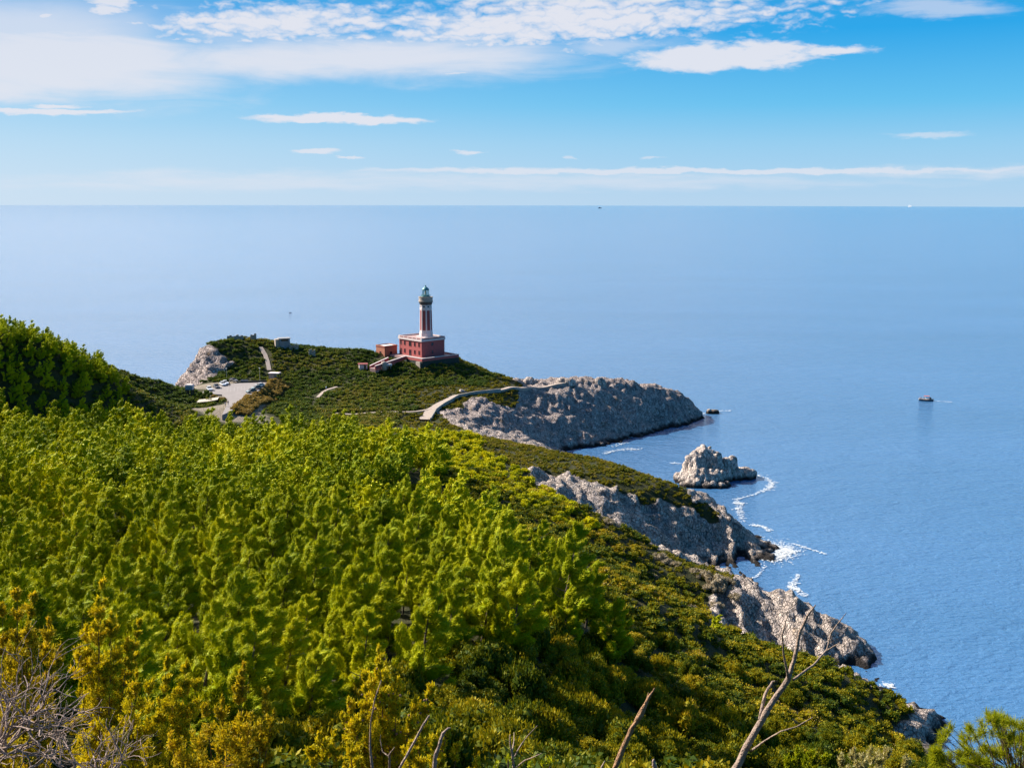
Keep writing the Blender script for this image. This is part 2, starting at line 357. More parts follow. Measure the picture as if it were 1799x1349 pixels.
# hidden ground: gullies, the far sides, the sea bed, the slope at the photographer's feet
CP += [(30,272,15,'M'),(45,271,9,'R'),(55,270,4,'R'),(62,276,1.5,'R'),(74,272,-8,'S'),
       (45,213,12,'M'),(58,213,8,'M'),(70,212,5,'R'),(77,206,2.5,'R'),(86,212,-5,'S'),
       (5,400,12,'R'),(20,395,6,'R'),(32,400,-4,'S'),(45,370,-4,'S'),(60,345,-5,'S'),(70,330,-4,'S'),(30,375,4,'R'),(50,352,3,'R'),
       (45,425,-5,'S'),(65,445,-7,'S'),(85,465,-8,'S'),
       (92,510,-6,'S'),(90,535,-10,'S'),(60,520,4,'R'),(40,520,4,'R'),(20,515,6,'R'),(0,515,6,'R'),(-30,525,8,'G'),(-60,530,8,'G'),(-90,530,8,'G'),(-120,520,8,'R'),
       (-150,455,-3,'S'),(-152,475,-6,'S'),(-140,500,-5,'S'),(-165,440,2,'R'),(-190,440,5,'R'),(-230,440,5,'R'),(-175,470,-8,'S'),(-220,470,-8,'S'),(-260,470,-8,'S'),
       (-210,330,66,'H'),(-260,330,72,'H'),(-210,260,58,'P'),(-210,380,50,'H'),(-260,390,50,'H'),(-170,385,40,'G'),
       (-140,200,60,'P'),(-200,150,75,'P'),(-120,120,72,'P'),(-100,60,82,'P'),(-160,40,95,'P'),(-60,40,80,'P'),
       (78,290,-5,'S'),(85,304,-8,'S'),(84,250,-8,'S'),(88,225,-8,'S'),(93,195,-7,'S'),(90,175,-5,'S'),(82,160,1,'M'),(92,150,-5,'S'),(92,120,-3,'S'),(92,90,10,'M'),(92,40,26,'M'),
       (105,300,-14,'S'),(105,250,-14,'S'),(108,200,-14,'S'),(108,150,-12,'S'),(110,100,-10,'S'),(110,350,-14,'S'),(110,400,-14,'S'),(112,450,-14,'S'),(112,510,-14,'S'),
       (110,560,-14,'S'),(40,560,-14,'S'),(-30,565,-14,'S'),(-100,565,-14,'S'),(-170,540,-14,'S'),(-250,540,-14,'S'),
       (60,100,32,'M'),(70,140,20,'M'),(40,60,58,'M'),(60,30,60,'M'),
       (-40,62,67,'P'),(0,62,64,'M'),(25,66,60,'M'),(-20,30,80.5,'M'),(0,30,80.5,'M'),(15,30,79,'M'),(-12,15,88.6,'M'),(0,15,88.8,'M'),(10,15,88.6,'M'),
       (-6,6,94.2,'M'),(0,6,94.4,'M'),(6,6,94.2,'M'),(-3,2,97.2,'M'),(3,2,97.2,'M'),(0,-5,99.5,'M'),(20,-20,103,'M'),(-20,-20,106,'M'),(-60,0,104,'P'),(50,0,80,'M')]
CX = np.array([[c[0], c[1]] for c in CP]); CZ = np.array([c[2] for c in CP]); CK = [c[3] for c in CP]
def _rbf_fit(X, z, lam=.6):
    n = len(X); d = np.linalg.norm(X[:, None] - X[None], axis=2)
    A = np.zeros((n + 3, n + 3)); A[:n, :n] = -d - lam * np.eye(n) * 0 + np.eye(n) * -lam; A[:n, n] = 1; A[:n, n + 1:] = X; A[n, :n] = 1; A[n + 1:, :n] = X.T
    return np.linalg.solve(A, np.concatenate([z, np.zeros(3)]))
_w = _rbf_fit(CX, CZ)
def height0(x, y):
    x = np.asarray(x, float); y = np.asarray(y, float); sh = x.shape; x = x.ravel(); y = y.ravel(); out = np.empty(len(x)); n = len(CX)
    for s in range(0, len(x), 20000):
        q = np.stack([x[s:s + 20000], y[s:s + 20000]], 1)
        d = np.sqrt(((q[:, None] - CX[None]) ** 2).sum(2))
        out[s:s + 20000] = -d @ _w[:n] + _w[n] + q @ _w[n + 1:]
    return out.reshape(sh)
KINDS = 'PYMOGHRCS'
_oneh = np.array([[1.0 if k == c else 0.0 for c in KINDS] for k in CK])
def cover(x, y, jit=4.0):
    """weights of the kinds of ground cover"""
    x = np.asarray(x, float).ravel(); y = np.asarray(y, float).ravel()
    jx = (fbm(x / 9, y / 9, 0 * x, 3, 91) - .5) * jit * 2; jy = (fbm(x / 9, y / 9, 0 * x, 3, 97) - .5) * jit * 2
    out = np.empty((len(x), len(KINDS)))
    for s in range(0, len(x), 20000):
        q = np.stack([x[s:s + 20000] + jx[s:s + 20000], y[s:s + 20000] + jy[s:s + 20000]], 1)
        wgt = 1 / (((q[:, None] - CX[None]) ** 2).sum(2) + 2.0) ** 2.2
        out[s:s + 20000] = wgt @ _oneh / wgt.sum(1, keepdims=True)
    return out
def spaced(a, b, fine0, fine1, coarse, fine):
    return np.concatenate([np.arange(a, fine0, coarse), np.arange(fine0, fine1, fine), np.arange(fine1, b + .1, coarse)])
gx = np.concatenate([np.arange(-262, -148, 2.0), np.arange(-148, -42, 1.3), np.arange(-42, 92, .7), np.arange(92, 117, 2.0)]); gy = np.concatenate([np.arange(-30, 22, 1.0), np.arange(22, 190, 2.0), np.arange(190, 318, .7), np.arange(318, 395, 1.4), np.arange(395, 518, .75), np.arange(518, 572, 3.0)])
X, Y = np.meshgrid(gx, gy); Z = height0(X, Y)
cov = cover(X, Y); iR = KINDS.index('R'); iS = KINDS.index('S'); iC = KINDS.index('C')
rock = (cov[:, iR] + cov[:, iS]).reshape(X.shape)
bare = cov[:, iC].reshape(X.shape)
gzy, gzx = np.gradient(Z, gy, gx); slope = np.hypot(gzx, gzy)
rockw = np.clip((rock - .38) / .25, 0, 1)
rockw = np.maximum(rockw, np.clip((slope - 1.0) / .35, 0, 1) * (Y > 170) * np.clip((rock - .05) / .1, 0, 1))
rockw = np.maximum(rockw, np.clip((5.0 - Z) / 2.5, 0, 1))
rockw *= np.clip(1 - (bare - .3) / .3, 0, 1)
# rock relief along the normal
nl = np.sqrt(1 + gzx ** 2 + gzy ** 2); N = np.stack([-gzx / nl, -gzy / nl, 1 / nl], -1)
xr, yr = X + .35 * Z, Y - .2 * Z
d1, d2 = worley(X / 7, Y / 7, Z / 10, 3); e1, e2 = worley(xr / 2.6, yr / 2.6, Z / 4.5, 5)
crack = np.clip((d2 - d1) * 3, 0, 1); crack2 = np.clip((e2 - e1) * 3, 0, 1)
flute = fbm(X / 5.5 + .3 * fbm(X / 9, Y / 9, Z / 9, 2, 63), Y / 26, Z / 30, 4, 57, True)
rel = (fbm(X / 17, Y / 15, Z / 18, 4, 11, True) - .66) * 3.4 + (flute - .66) * np.where(Y < 330, 5.4, 1.5) + np.where(Y < 330, (np.abs(((Z + .45 * X + 2.5 * fbm(X / 11, Y / 11, Z / 11, 2, 15)) / 3.1) % 1.0 - .5) * 2 - .5) * .9, 0) + (crack - .8) * .9 + (crack2 - .8) * .45 + (fbm(X / 2.9, Y / 2.9, Z / 5, 3, 29, True) - .5) * 1.5
rel = np.where(X < -115, rel * 1.5 + (fbm(X / 4, Y / 4, Z / 9, 3, 83, True) - .6) * 2.5, rel)
rel_s = (fbm(X / 12, Y / 12, Z / 12, 3, 41) - .5) * 1.6
amp = rockw * rel + (1 - rockw) * rel_s * np.clip(1 - bare * 2, 0, 1) * np.clip((Y - 15) / 40, 0, 1)
PX, PY, PZ = X + N[..., 0] * amp, Y + N[..., 1] * amp, Z + N[..., 2] * amp
def ground(x, y):
    """height of the built terrain (bilinear on the grid)"""
    x = np.asarray(x, float); y = np.asarray(y, float)
    i = np.clip(np.searchsorted(gx, x) - 1, 0, len(gx) - 2); j = np.clip(np.searchsorted(gy, y) - 1, 0, len(gy) - 2)
    fx = np.clip((x - gx[i]) / (gx[i + 1] - gx[i]), 0, 1); fy = np.clip((y - gy[j]) / (gy[j + 1] - gy[j]), 0, 1)
    return (PZ[j, i] * (1 - fx) + PZ[j, i + 1] * fx) * (1 - fy) + (PZ[j + 1, i] * (1 - fx) + PZ[j + 1, i + 1] * fx) * fy
def grid_field(F_, x, y):
    i = np.clip(np.round(np.interp(x, gx, np.arange(len(gx)))).astype(int), 0, len(gx) - 1); j = np.clip(np.round(np.interp(y, gy, np.arange(len(gy)))).astype(int), 0, len(gy) - 1)
    return F_[j, i]

def rock_nodes(t, geo):
    sepz = t.new('ShaderNodeSeparateXYZ'); t.l.new(geo, sepz.inputs[0])
    st = t.mapping(geo, rot=(R(12), R(-14), 0), scale=(1, 1, .38))
    n1 = t.noise(geo, .11, 5, .6); n2 = t.noise(st, .62, 7, .62, .5); n3 = t.voro(st, .55, 'DISTANCE_TO_EDGE')
    n4 = t.voro(t.vmath('ADD', st, t.vmath('MULTIPLY', t.noise(st, 1.2, 3, .6, 0, True), (.8, .8, .8))), 1.5, 'DISTANCE_TO_EDGE')
    col = t.ramp(n2, [(.25, (.15, .12, .11)), (.38, (.43, .35, .31)), (.54, (.64, .53, .455)), (.8, (.80, .69, .59))])
    col = t.mix(t.mapr(n1, .5, .72), col, (.40, .34, .325))
    col = t.mix(t.math('MULTIPLY', t.mapr(t.noise(geo, .23, 6, .7), .56, .70), .6), col, (.38, .24, .11))
    streak = t.mapr(t.noise(t.mapping(geo, rot=(R(10), R(-12), 0), scale=(1, 1, .10)), .55, 6, .65, .5), .50, .66)
    col = t.mix(t.math('MULTIPLY', streak, .42), col, (.15, .125, .115))
    crk = t.mapr(n4, 0.0, .10); crk1 = t.mapr(n3, 0.0, .06)
    col = t.mix(t.math('SUBTRACT', 1.0, crk), col, t.mix(.75, col, (.05, .045, .045)))
    wet = t.mapr(t.math('ADD', sepz.outputs[2], t.math('MULTIPLY', t.math('SUBTRACT', t.noise(geo, .35, 3, .5), .5), 3.0)), 2.2, .5)
    col = t.mix(wet, col, (.028, .024, .022))
    h = t.math('ADD', t.math('ADD', t.math('MULTIPLY', n2, 1.0), t.math('MULTIPLY', crk, .45)), t.math('MULTIPLY', crk1, .5))
    return col, h
m_terr, t, out = mat('hillside')
geo = t.new('ShaderNodeNewGeometry').outputs['Position']
rc, rh = rock_nodes(t, geo)
at1 = t.new('ShaderNodeAttribute'); at1.attribute_name = 'rock'
at2 = t.new('ShaderNodeAttribute'); at2.attribute_name = 'bare'
s1 = t.noise(geo, .35, 6, .65); s2 = t.noise(geo, 2.4, 5, .65)
soil = t.ramp(s1, [(.3, (.022, .03, .008)), (.55, (.04, .04, .014)), (.75, (.09, .07, .038))])
soil = t.mix(t.math('MULTIPLY', t.mapr(s2, .5, .65), .5), soil, (.03, .04, .010))
shade_tone = t.new('ShaderNodeAttribute'); shade_tone.attribute_name = 'grey'
rc = t.mix(shade_tone.outputs['Fac'], rc, t.mix(1.0, rc, (.92, .90, .94), 'MULTIPLY'))  # promontory's shade painted into the rock colour; summit cliff toned down as well
fac = t.mapr(t.math('ADD', at1.outputs['Fac'], t.math('MULTIPLY', t.math('SUBTRACT', t.noise(geo, .5, 5, .65), .5), .8)), .42, .58)
col = t.mix(fac, soil, rc)
dry = t.ramp(t.noise(geo, .8, 5, .6), [(.3, (.17, .14, .10)), (.7, (.26, .215, .17))])
col = t.mix(t.mapr(t.math('ADD', at2.outputs['Fac'], t.math('MULTIPLY', t.math('SUBTRACT', s1, .5), .4)), .55, .75), col, dry)
p = t.new('ShaderNodeBsdfPrincipled'); t.l.new(col, p.inputs['Base Color']); p.inputs['Roughness'].default_value = .9; p.inputs['Specular IOR Level'].default_value = .15
hh = t.math('ADD', t.math('MULTIPLY', rh, fac), t.math('MULTIPLY', s2, .35))
t.l.new(t.bump(hh, 1.0, 1.6), p.inputs['Normal']); t.l.new(p.outputs[0], out.inputs[0])
ny, nx = X.shape
idx = np.arange(nx * ny).reshape(ny, nx)
Q = np.stack([idx[:-1, :-1], idx[:-1, 1:], idx[1:, 1:], idx[1:, :-1]], -1).reshape(-1, 4)
me = np_mesh('terrain', np.stack([PX, PY, PZ], -1).reshape(-1, 3), Q, m_terr, {'rock': rockw.ravel(), 'bare': bare.ravel(), 'grey': (np.clip((Y - 385) / 25, 0, 1) * np.where(X < -110, 1.0, np.clip((X + 60) / 20, 0, 1))).ravel()}, True)  # grey weights the painted-in shade of the promontory and the summit cliff's tone
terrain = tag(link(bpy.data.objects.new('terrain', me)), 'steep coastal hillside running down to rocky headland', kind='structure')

# ------------------------------------------------------------------ sea
m_sea, t, out = mat('sea water')
geo = t.new('ShaderNodeNewGeometry').outputs['Position']
p = t.new('ShaderNodeBsdfPrincipled')
big = t.noise(t.mapping(geo, rot=(0, 0, R(20)), scale=(.6, 1.5, 1)), .006, 4, .55)
t.l.new(t.ramp(big, [(.3, (.034, .118, .25)), (.7, (.046, .140, .295))]), p.inputs['Base Color'])
p.inputs['Roughness'].default_value = .12; p.inputs['IOR'].default_value = 1.46; p.inputs['Specular IOR Level'].default_value = .5
wv = t.mapping(geo, rot=(0, 0, R(-18)), scale=(.75, 1.25, 1))
h1 = t.noise(wv, .11, 3, .5, .3); h2 = t.noise(wv, .60, 4, .6, .4); h3 = t.noise(wv, 1.6, 3, .6)
hs = t.math('ADD', t.math('MULTIPLY', h1, .9), t.math('ADD', t.math('MULTIPLY', h2, .62), t.math('MULTIPLY', h3, .09)))
t.l.new(t.bump(hs, .9, 1.0), p.inputs['Normal']); t.l.new(p.outputs[0], out.inputs[0])
rr = np.concatenate([[0], np.geomspace(60, 42000, 90)]); na = 120
V = []
for r in rr:
    a = np.linspace(0, 2 * math.pi, na, endpoint=False); V.append(np.stack([r * np.cos(a), r * np.sin(a), np.full(na, -r * r / (2 * 6.371e6))], 1))
V = np.concatenate(V); i0 = (np.arange(len(rr) - 1) * na)[:, None]; k = np.arange(na)[None]
Q = np.stack([i0 + k, i0 + (k + 1) % na, i0 + na + (k + 1) % na, i0 + na + k], -1).reshape(-1, 4)
tag(link(bpy.data.objects.new('sea', np_mesh('sea', V, Q, m_sea, None, True))), 'open blue sea with fine wind ripples', kind='structure')


# ------------------------------------------------------------------ plants
def leaf_mat(name, stops, trans=.38, rough=.6, spec=.10, hue=.0):
    m, t, out = mat(name)
    a = t.new('ShaderNodeAttribute'); a.attribute_name = 'tint'
    oi_ = t.new('ShaderNodeObjectInfo'); sc_ = t.new('ShaderNodeSeparateColor'); t.l.new(oi_.outputs['Color'], sc_.inputs[0]); oi = t.math('ADD', t.math('MULTIPLY', oi_.outputs['Random'], .5), t.math('MULTIPLY', sc_.outputs[0], .5))
    b = t.new('ShaderNodeAttribute'); b.attribute_name = 'own'
    f = t.math('ADD', a.outputs['Fac'], t.math('MULTIPLY', oi, b.outputs['Fac']))
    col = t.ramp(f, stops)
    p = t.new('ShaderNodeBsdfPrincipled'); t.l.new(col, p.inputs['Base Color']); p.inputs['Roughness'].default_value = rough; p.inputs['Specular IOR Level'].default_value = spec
    tr = t.new('ShaderNodeBsdfTranslucent'); t.l.new(t.mix(1.0, col, (1.25, 1.1, .5), 'MULTIPLY'), tr.inputs[0])
    mx = t.new('ShaderNodeMixShader'); mx.inputs[0].default_value = trans; t.l.new(p.outputs[0], mx.inputs[1]); t.l.new(tr.outputs[0], mx.inputs[2])
    t.l.new(mx.outputs[0], out.inputs[0]); return m
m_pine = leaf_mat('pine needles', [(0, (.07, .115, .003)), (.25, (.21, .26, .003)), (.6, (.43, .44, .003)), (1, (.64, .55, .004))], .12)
m_hill = leaf_mat('pine needles of the hill', [(0, (.13, .19, .006)), (.4, (.34, .40, .007)), (1, (.58, .57, .008))], .28)
m_gold = leaf_mat('spurge leaves', [(0, (.16, .19, .004)), (.35, (.36, .37, .004)), (1, (.60, .51, .005))], .22)
m_macc = leaf_mat('macchia leaves', [(0, (.028, .054, .006)), (.25, (.062, .092, .006)), (.48, (.16, .155, .005)), (.7, (.31, .25, .006)), (.88, (.42, .28, .012)), (1, (.36, .27, .15))], .24)
m_oliv = leaf_mat('heath leaves', [(0, (.06, .08, .006)), (.35, (.125, .125, .006)), (.65, (.20, .165, .008)), (.85, (.25, .18, .02)), (.93, (.28, .22, .15)), (1, (.38, .33, .26))], .32)
m_scrub = leaf_mat('scrub leaves', [(0, (.036, .072, .012)), (.35, (.075, .115, .014)), (.65, (.16, .155, .016)), (.88, (.25, .19, .04)), (1, (.32, .23, .09))], .26)
m_bark = simple('bark', (.10, .075, .055), .9, .4, 6, .6)

def leaves(cent, axis, ra, rb, n, ln, wd, up=.35, wind=(0, 0, 0), spiky=.4, r=rng, shell=.55, jn=.4):
    """kite-shaped leaves spread through ellipsoidal clumps: cent, axis k x 3; ra along the axis, rb across it"""
    k = len(cent); c = np.repeat(cent, n, 0); ax = np.repeat(axis, n, 0); a_ = np.repeat(np.broadcast_to(ra, k), n)[:, None]; b_ = np.repeat(np.broadcast_to(rb, k), n)[:, None]
    m = k * n; d = r.normal(size=(m, 3)); d /= np.linalg.norm(d, axis=1, keepdims=True)
    rad = (shell + (1 - shell) * r.random((m, 1))) ; al = (d * ax).sum(1, keepdims=True)
    pos = c + ax * al * a_ * rad + (d - ax * al) * b_ * rad
    o = ax * al / a_ + (d - ax * al) / b_; o /= np.linalg.norm(o, axis=1, keepdims=True)
    j = r.normal(size=(m, 3)) * (.3 + .6 * jn)
    sp = (r.random((m, 1)) < spiky)
    g = o * np.where(sp, 1.0, .25) + ax * .55 + np.array([0, 0, up]) + np.array(wind) + j; g /= np.linalg.norm(g, axis=1, keepdims=True)
    nn = o + np.array([0, 0, .25]) + r.normal(size=(m, 3)) * jn; s = np.cross(g, nn); s /= np.maximum(np.linalg.norm(s, axis=1, keepdims=True), 1e-4)
    L = ln * (.65 + .7 * r.random((m, 1))); Wd = wd * (.65 + .7 * r.random((m, 1)))
    p0 = pos - g * L * .5; p2 = pos + g * L * .5; mid = pos - g * L * .05
    V = np.stack([p0, mid + s * Wd * .5, p2, mid - s * Wd * .5], 1).reshape(-1, 3)
    t = np.repeat(r.random(m), 4)
    return V, np.arange(m * 4).reshape(-1, 4), t
def pine_lobes(seed, Hh=9.4, Rr=3.3):
    r = np.random.default_rng(seed); cs, axs, ra, rb = [], [], [], []
    lean = np.array([.14 + .06 * r.random(), .03 * r.normal(), 0])
    nlev = 7
    for i in range(nlev):
        f = i / (nlev - 1); h = 1.7 + (Hh - 2.7) * f; rad = Rr * 1.12 * (1 - f * .97) ** .95 * (.7 + .5 * r.random()) * (.75 if i == 0 else 1)
        nb = max(2, int(round(5.6 * (1 - f) ** .7))); a0 = r.random() * 6.28
        for b in range(nb):
            a = a0 + b * 6.283 / nb + r.normal() * .35; q = rad * (.42 + .45 * r.random())
            o = np.array([math.cos(a), math.sin(a), 0]); d = o * .80 + np.array([.55, 0, .52]); d /= np.linalg.norm(d)
            sz = .75 + .55 * r.random(); k = (1.0 - .35 * f)
            c = o * q + np.array([0, 0, h + .45 * r.normal() + .15 * q]) + lean * h
            cs.append(c); axs.append(d); ra.append(1.5 * sz * k); rb.append(.68 * sz * k)
            for e in range(2):
                cs.append(c + r.normal(size=3) * .42 * sz * k + d * (.35 + .55 * r.random()) * sz * k); dd = d + np.array([.1, 0, .25]) + r.normal(size=3) * .2; axs.append(dd / np.linalg.norm(dd)); ra.append(.85 * sz * k); rb.append(.42 * sz * k)
    cs.append(np.array([0, 0, Hh - .7]) + lean * Hh); axs.append(np.array([.25, 0, .97])); ra.append(1.1); rb.append(.40)
    return np.array(cs), np.array(axs), np.array(ra), np.array(rb), lean
def cubeball(k):
    """unit ball of quads, k x k per side"""
    g = np.linspace(-1, 1, k + 1); V, Q = [], []
    for ax_ in range(3):
        for sg in (-1, 1):
            b = len(V)
            for i in g:
                for j in g:
                    p = np.zeros(3); p[ax_] = sg; p[(ax_ + 1) % 3] = math.tan(i * .785) * sg; p[(ax_ + 2) % 3] = math.tan(j * .785); V.append(p / np.linalg.norm(p))
            for i in range(k):
                for j in range(k): Q.append((b + i * (k + 1) + j, b + (i + 1) * (k + 1) + j, b + (i + 1) * (k + 1) + j + 1, b + i * (k + 1) + j + 1))
    V = np.array(V); key = {}; mp = np.empty(len(V), int); W = []
    for i, p in enumerate(np.round(V, 5)):
        t = tuple(p)
        if t not in key: key[t] = len(W); W.append(V[i])
        mp[i] = key[t]
    return np.array(W), mp[np.array(Q)]
def cores(cent, axis, ra, rb, k, r, rough=.22, scale=.86):
    """closed, lumpy bodies for the same clumps that leaves() covers"""
    B, Q = cubeball(k); n = len(cent); m = len(B); ax = np.repeat(axis, m, 0); d = np.tile(B, (n, 1)); al = (d * ax).sum(1, keepdims=True)
    a_ = np.repeat(np.broadcast_to(ra, n), m)[:, None]; b_ = np.repeat(np.broadcast_to(rb, n), m)[:, None]; f = scale * (1 - rough + 2 * rough * r.random((n * m, 1)))
    V = np.repeat(cent, m, 0) + (ax * al * a_ + (d - ax * al) * b_) * f
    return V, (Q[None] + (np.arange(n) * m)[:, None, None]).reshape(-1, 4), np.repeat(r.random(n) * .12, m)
def both(A, B): return np.concatenate([A[0], B[0]]), np.concatenate([A[1], B[1] + len(A[0])]), np.concatenate([A[2], B[2]])
def pine_crown(seed, n, ln, wd, k):
    cs, axs, ra, rb, lean = pine_lobes(seed); r = np.random.default_rng(seed + 100)
    A = leaves(cs, axs, ra, rb, n, ln, wd, .30, (.45, 0, 0), .45, r, .68, .36)
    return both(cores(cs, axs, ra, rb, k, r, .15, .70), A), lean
def shrub_lobes(seed, rx=1.5, hz=1.2, k=13):
    r = np.random.default_rng(seed); a = r.random(k) * 6.283; q = np.sqrt(r.random(k)); h = np.sqrt(1 - .85 * q ** 2)
    cs = np.stack([rx * .78 * q * np.cos(a), rx * .78 * q * np.sin(a), hz * (.12 + .62 * h * (.75 + .35 * r.random(k)))], 1)
    ax = cs * np.array([.8, .8, 1.0]) + np.array([.1, 0, .3]); ax /= np.linalg.norm(ax, axis=1, keepdims=True)
    s = .42 + .3 * r.random(k)
    return cs, ax, s * rx * .62, s * rx * .62
def scatter(x0, x1, y0, y1, sp, r=rng):
    xs = np.arange(x0, x1, sp); ys = np.arange(y0, y1, sp); a, b = np.meshgrid(xs, ys)
    a = a + (r.random(a.shape) - .5) * sp * .95; b = b + (r.random(b.shape) - .5) * sp * .95
    return a.ravel(), b.ravel()
def in_view(x, y, z, mu=70, mv=90):
    u, v, d = project(np.stack([x, y, z], 1)); return (d > 5) & (u > -mu) & (u < W0 + mu) & (v > 0) & (v < H0 + mv), u, v
def visible(x, y, z):
    t = np.linspace(.06, .97, 70)[None]; px = x[:, None] * t; py = y[:, None] * t; pz = CAMZ + (z[:, None] - CAMZ) * t
    return (ground(px, py) < pz + .1).all(1)
PATHS = [[at(745,741,398), at(756,722,409), at(775,708,418), at(800,696,430), at(850,688,441), at(900,680,454), at(960,672,464), at(1000,669,469)],
         [at(590,731,402), at(660,727,402), at(715,722,405), at(757,718,411)],
         [at(458,612,472), at(466,622,467), at(470,632,462), at(473,646,456)],
         [at(558,694,424), at(567,684,430), at(575,678,434), at(592,675,438)]]
def near_path(x, y, d):
    m = np.zeros(len(x), bool)
    for P in PATHS:
        for a, b in zip(P, P[1:]):
            ab = np.array([b.x - a.x, b.y - a.y]); t = np.clip(((x - a.x) * ab[0] + (y - a.y) * ab[1]) / (ab @ ab), 0, 1)
            m |= np.hypot(x - a.x - t * ab[0], y - a.y - t * ab[1]) < d
    return m
# clear of buildings: centre, radius
CLEAR = [(-49, 474, 3.5), (-55, 478, 4), (-58, 489, 5)]
def clear(x, y):
    m = np.ones(len(x), bool)
    for a, b, r_ in CLEAR: m &= np.hypot(x - a, y - b) > r_
    q = atz(741, 628, 32.4); ca, sa = math.cos(R(43)), math.sin(R(43)); lx = (x - q.x) * ca + (y - q.y) * sa; ly = -(x - q.x) * sa + (y - q.y) * ca
    m &= ~((lx > -6) & (lx < 16.6) & (ly > -6.6) & (ly < 18))
    return m
def spots(kinds, sp, box_, drop=.5, r=rng):
    x, y = scatter(*box_, sp, r); z = ground(x, y); cv = cover(x, y); wgt = sum(cv[:, KINDS.index(k)] for k in kinds)
    rk = grid_field(rockw, x, y); br = grid_field(bare, x, y)
    m = (wgt > drop) & (rk < .45) & (br < .4) & (z > 3.2) & clear(x, y) & ~near_path(x, y, 2.0)
    iv, u, v = in_view(x, y, z + 2); m &= iv
    return x[m], y[m], z[m], u[m], v[m]
def stuff(name, bases, x, y, z, s, mat_, label='', sink=.1, tilt=.12, r=rng, zs=None, plant=None, own=.55):
    """one object of many plants: bases = list of (V, Q, t)"""
    Vs, Qs, Ts = [], [], []; off = 0; pick = r.integers(0, len(bases), len(x)); pl = r.random(len(x)) if plant is None else plant
    for b, (V, Q, t) in enumerate(bases):
        ii = np.where(pick == b)[0]
        if not len(ii): continue
        a = r.random(len(ii)) * 1.2 - .6 if tilt < 0 else r.random(len(ii)) * 6.283
        ca, sa = np.cos(a), np.sin(a); n = len(V)
        xx = V[None, :, 0] * ca[:, None] - V[None, :, 1] * sa[:, None]; yy = V[None, :, 0] * sa[:, None] + V[None, :, 1] * ca[:, None]; zz = np.broadcast_to(V[None, :, 2], xx.shape)
        sc_ = s[ii][:, None]; zsc = sc_ * (1 if zs is None else zs[ii][:, None])
        W_ = np.stack([xx * sc_ + x[ii][:, None], yy * sc_ + y[ii][:, None], zz * zsc + (z[ii] - sink)[:, None]], -1).reshape(-1, 3)
        q = (Q[None] + (np.arange(len(ii)) * n)[:, None, None]).reshape(-1, Q.shape[1]) + off
        Vs.append(W_); Qs.append(q); Ts.append((t[None] * (1 - own) + pl[ii][:, None] * own).ravel()); off += len(W_)
    me = np_mesh(name, np.concatenate(Vs), np.concatenate(Qs), mat_, {'tint': np.concatenate(Ts)}, True)
    return tag(link(bpy.data.objects.new(name, me)), label, kind='stuff')

# --- pines
px, py, pz, pu, pv = spots('P', 5.5, (-240, 70, 55, 350), .5)
m = (pz > 5); px, py, pz = px[m], py[m], pz[m]
psz = .60 + .66 * rng.random(len(px)); psz *= np.where(rng.random(len(px)) < .08, 1.25, 1)
vis = visible(px, py, pz + 6.0 * psz)
uu, vv, dd = project(np.stack([px, py, pz + 4 * psz], 1))
inside = (uu > -40) & (uu < W0 + 40) & (vv < H0 + 30)
order = np.argsort(np.where(vis & inside, dd, 1e9)); NP = 285
own_i = order[:NP]; rest = np.setdiff1d(np.arange(len(px)), own_i)
pine_mesh, pine_trunk = [], []
pt = np.clip((fbm(px / 15, py / 15, 0 * px, 3, 77) - .5) * 2.6 + .5 + .35 * (rng.random(len(px)) - .5), 0, 1)
for k in range(8):
    (V, Q, t), lean = pine_crown(40 + k, 270, .44, .046, 2)
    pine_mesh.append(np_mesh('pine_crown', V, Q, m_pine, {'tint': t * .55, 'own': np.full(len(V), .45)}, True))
    bm = bmesh.new(); rt = random.Random(k)
    tube(bm, [Vector((lean[0] * h, lean[1] * h, h)) + Vector((rt.uniform(-.06, .06), rt.uniform(-.06, .06), 0)) for h in (-1.6, 1.0, 2.8, 4.6, 6.4, 8.2)], [.2, .17, .14, .11, .07, .03], 7)
    for b in range(7):
        h = 1.8 + b * .8; a = rt.uniform(0, 6.28); q = 1.7 * (1 - b / 9); o = Vector((lean[0] * h, lean[1] * h, h)); e = Vector((math.cos(a) * q, math.sin(a) * q, .35 * q))
        tube(bm, [o, o + e * .5 + Vector((0, 0, -.05)), o + e], [.055, .04, .015], 5)
    me = bpy.data.meshes.new('pine_trunk'); bm.to_mesh(me); bm.free(); me.materials.append(m_bark); pine_trunk.append(me)
def across(u):
    return ('near the left edge of the photo' if u < 180 else 'left of the car park above it' if u < 370 else 'straight below the car park' if u < 500 else 'between car park and lighthouse lines' if u < 680 else 'straight below the lighthouse' if u < 820 else 'right of the lighthouse line')
def pine_label(u, v, s_):
    row = 'upper' if v < 870 else 'middle' if v < 1000 else 'lowest'
    return f"{'tall' if s_ > 1.0 else 'small' if s_ < .76 else 'mid-sized'} pine in the {row} wood, {across(u)}", f'pines of the {row} part of the wood'
for k, i in enumerate(own_i):
    lab, grp = pine_label(uu[i], vv[i], psz[i]); b = k % 8
    o = thing('pine_tree', lab, 'pine tree', (px[i], py[i], pz[i] - .25), rng.random() * .9 - .45, grp); o.scale = (psz[i] * .84, psz[i] * .84, psz[i] * (.86 + .22 * rng.random()))
    cr = link(bpy.data.objects.new('crown', pine_mesh[b]), o); cr.color = (pt[i], 0, 0, 1); link(bpy.data.objects.new('trunk', pine_trunk[b]), o)
far_b = [pine_crown(70 + k, 24, .55, .15, 1)[0] for k in range(6)]
stuff('pine_wood', far_b, px[rest], py[rest], pz[rest], psz[rest], m_pine, plant=np.clip(pt[rest] * .6 + rng.random(len(rest)) * .4, 0, 1), label='dense bright green pine wood covering the upper slope', sink=.25, tilt=-1)
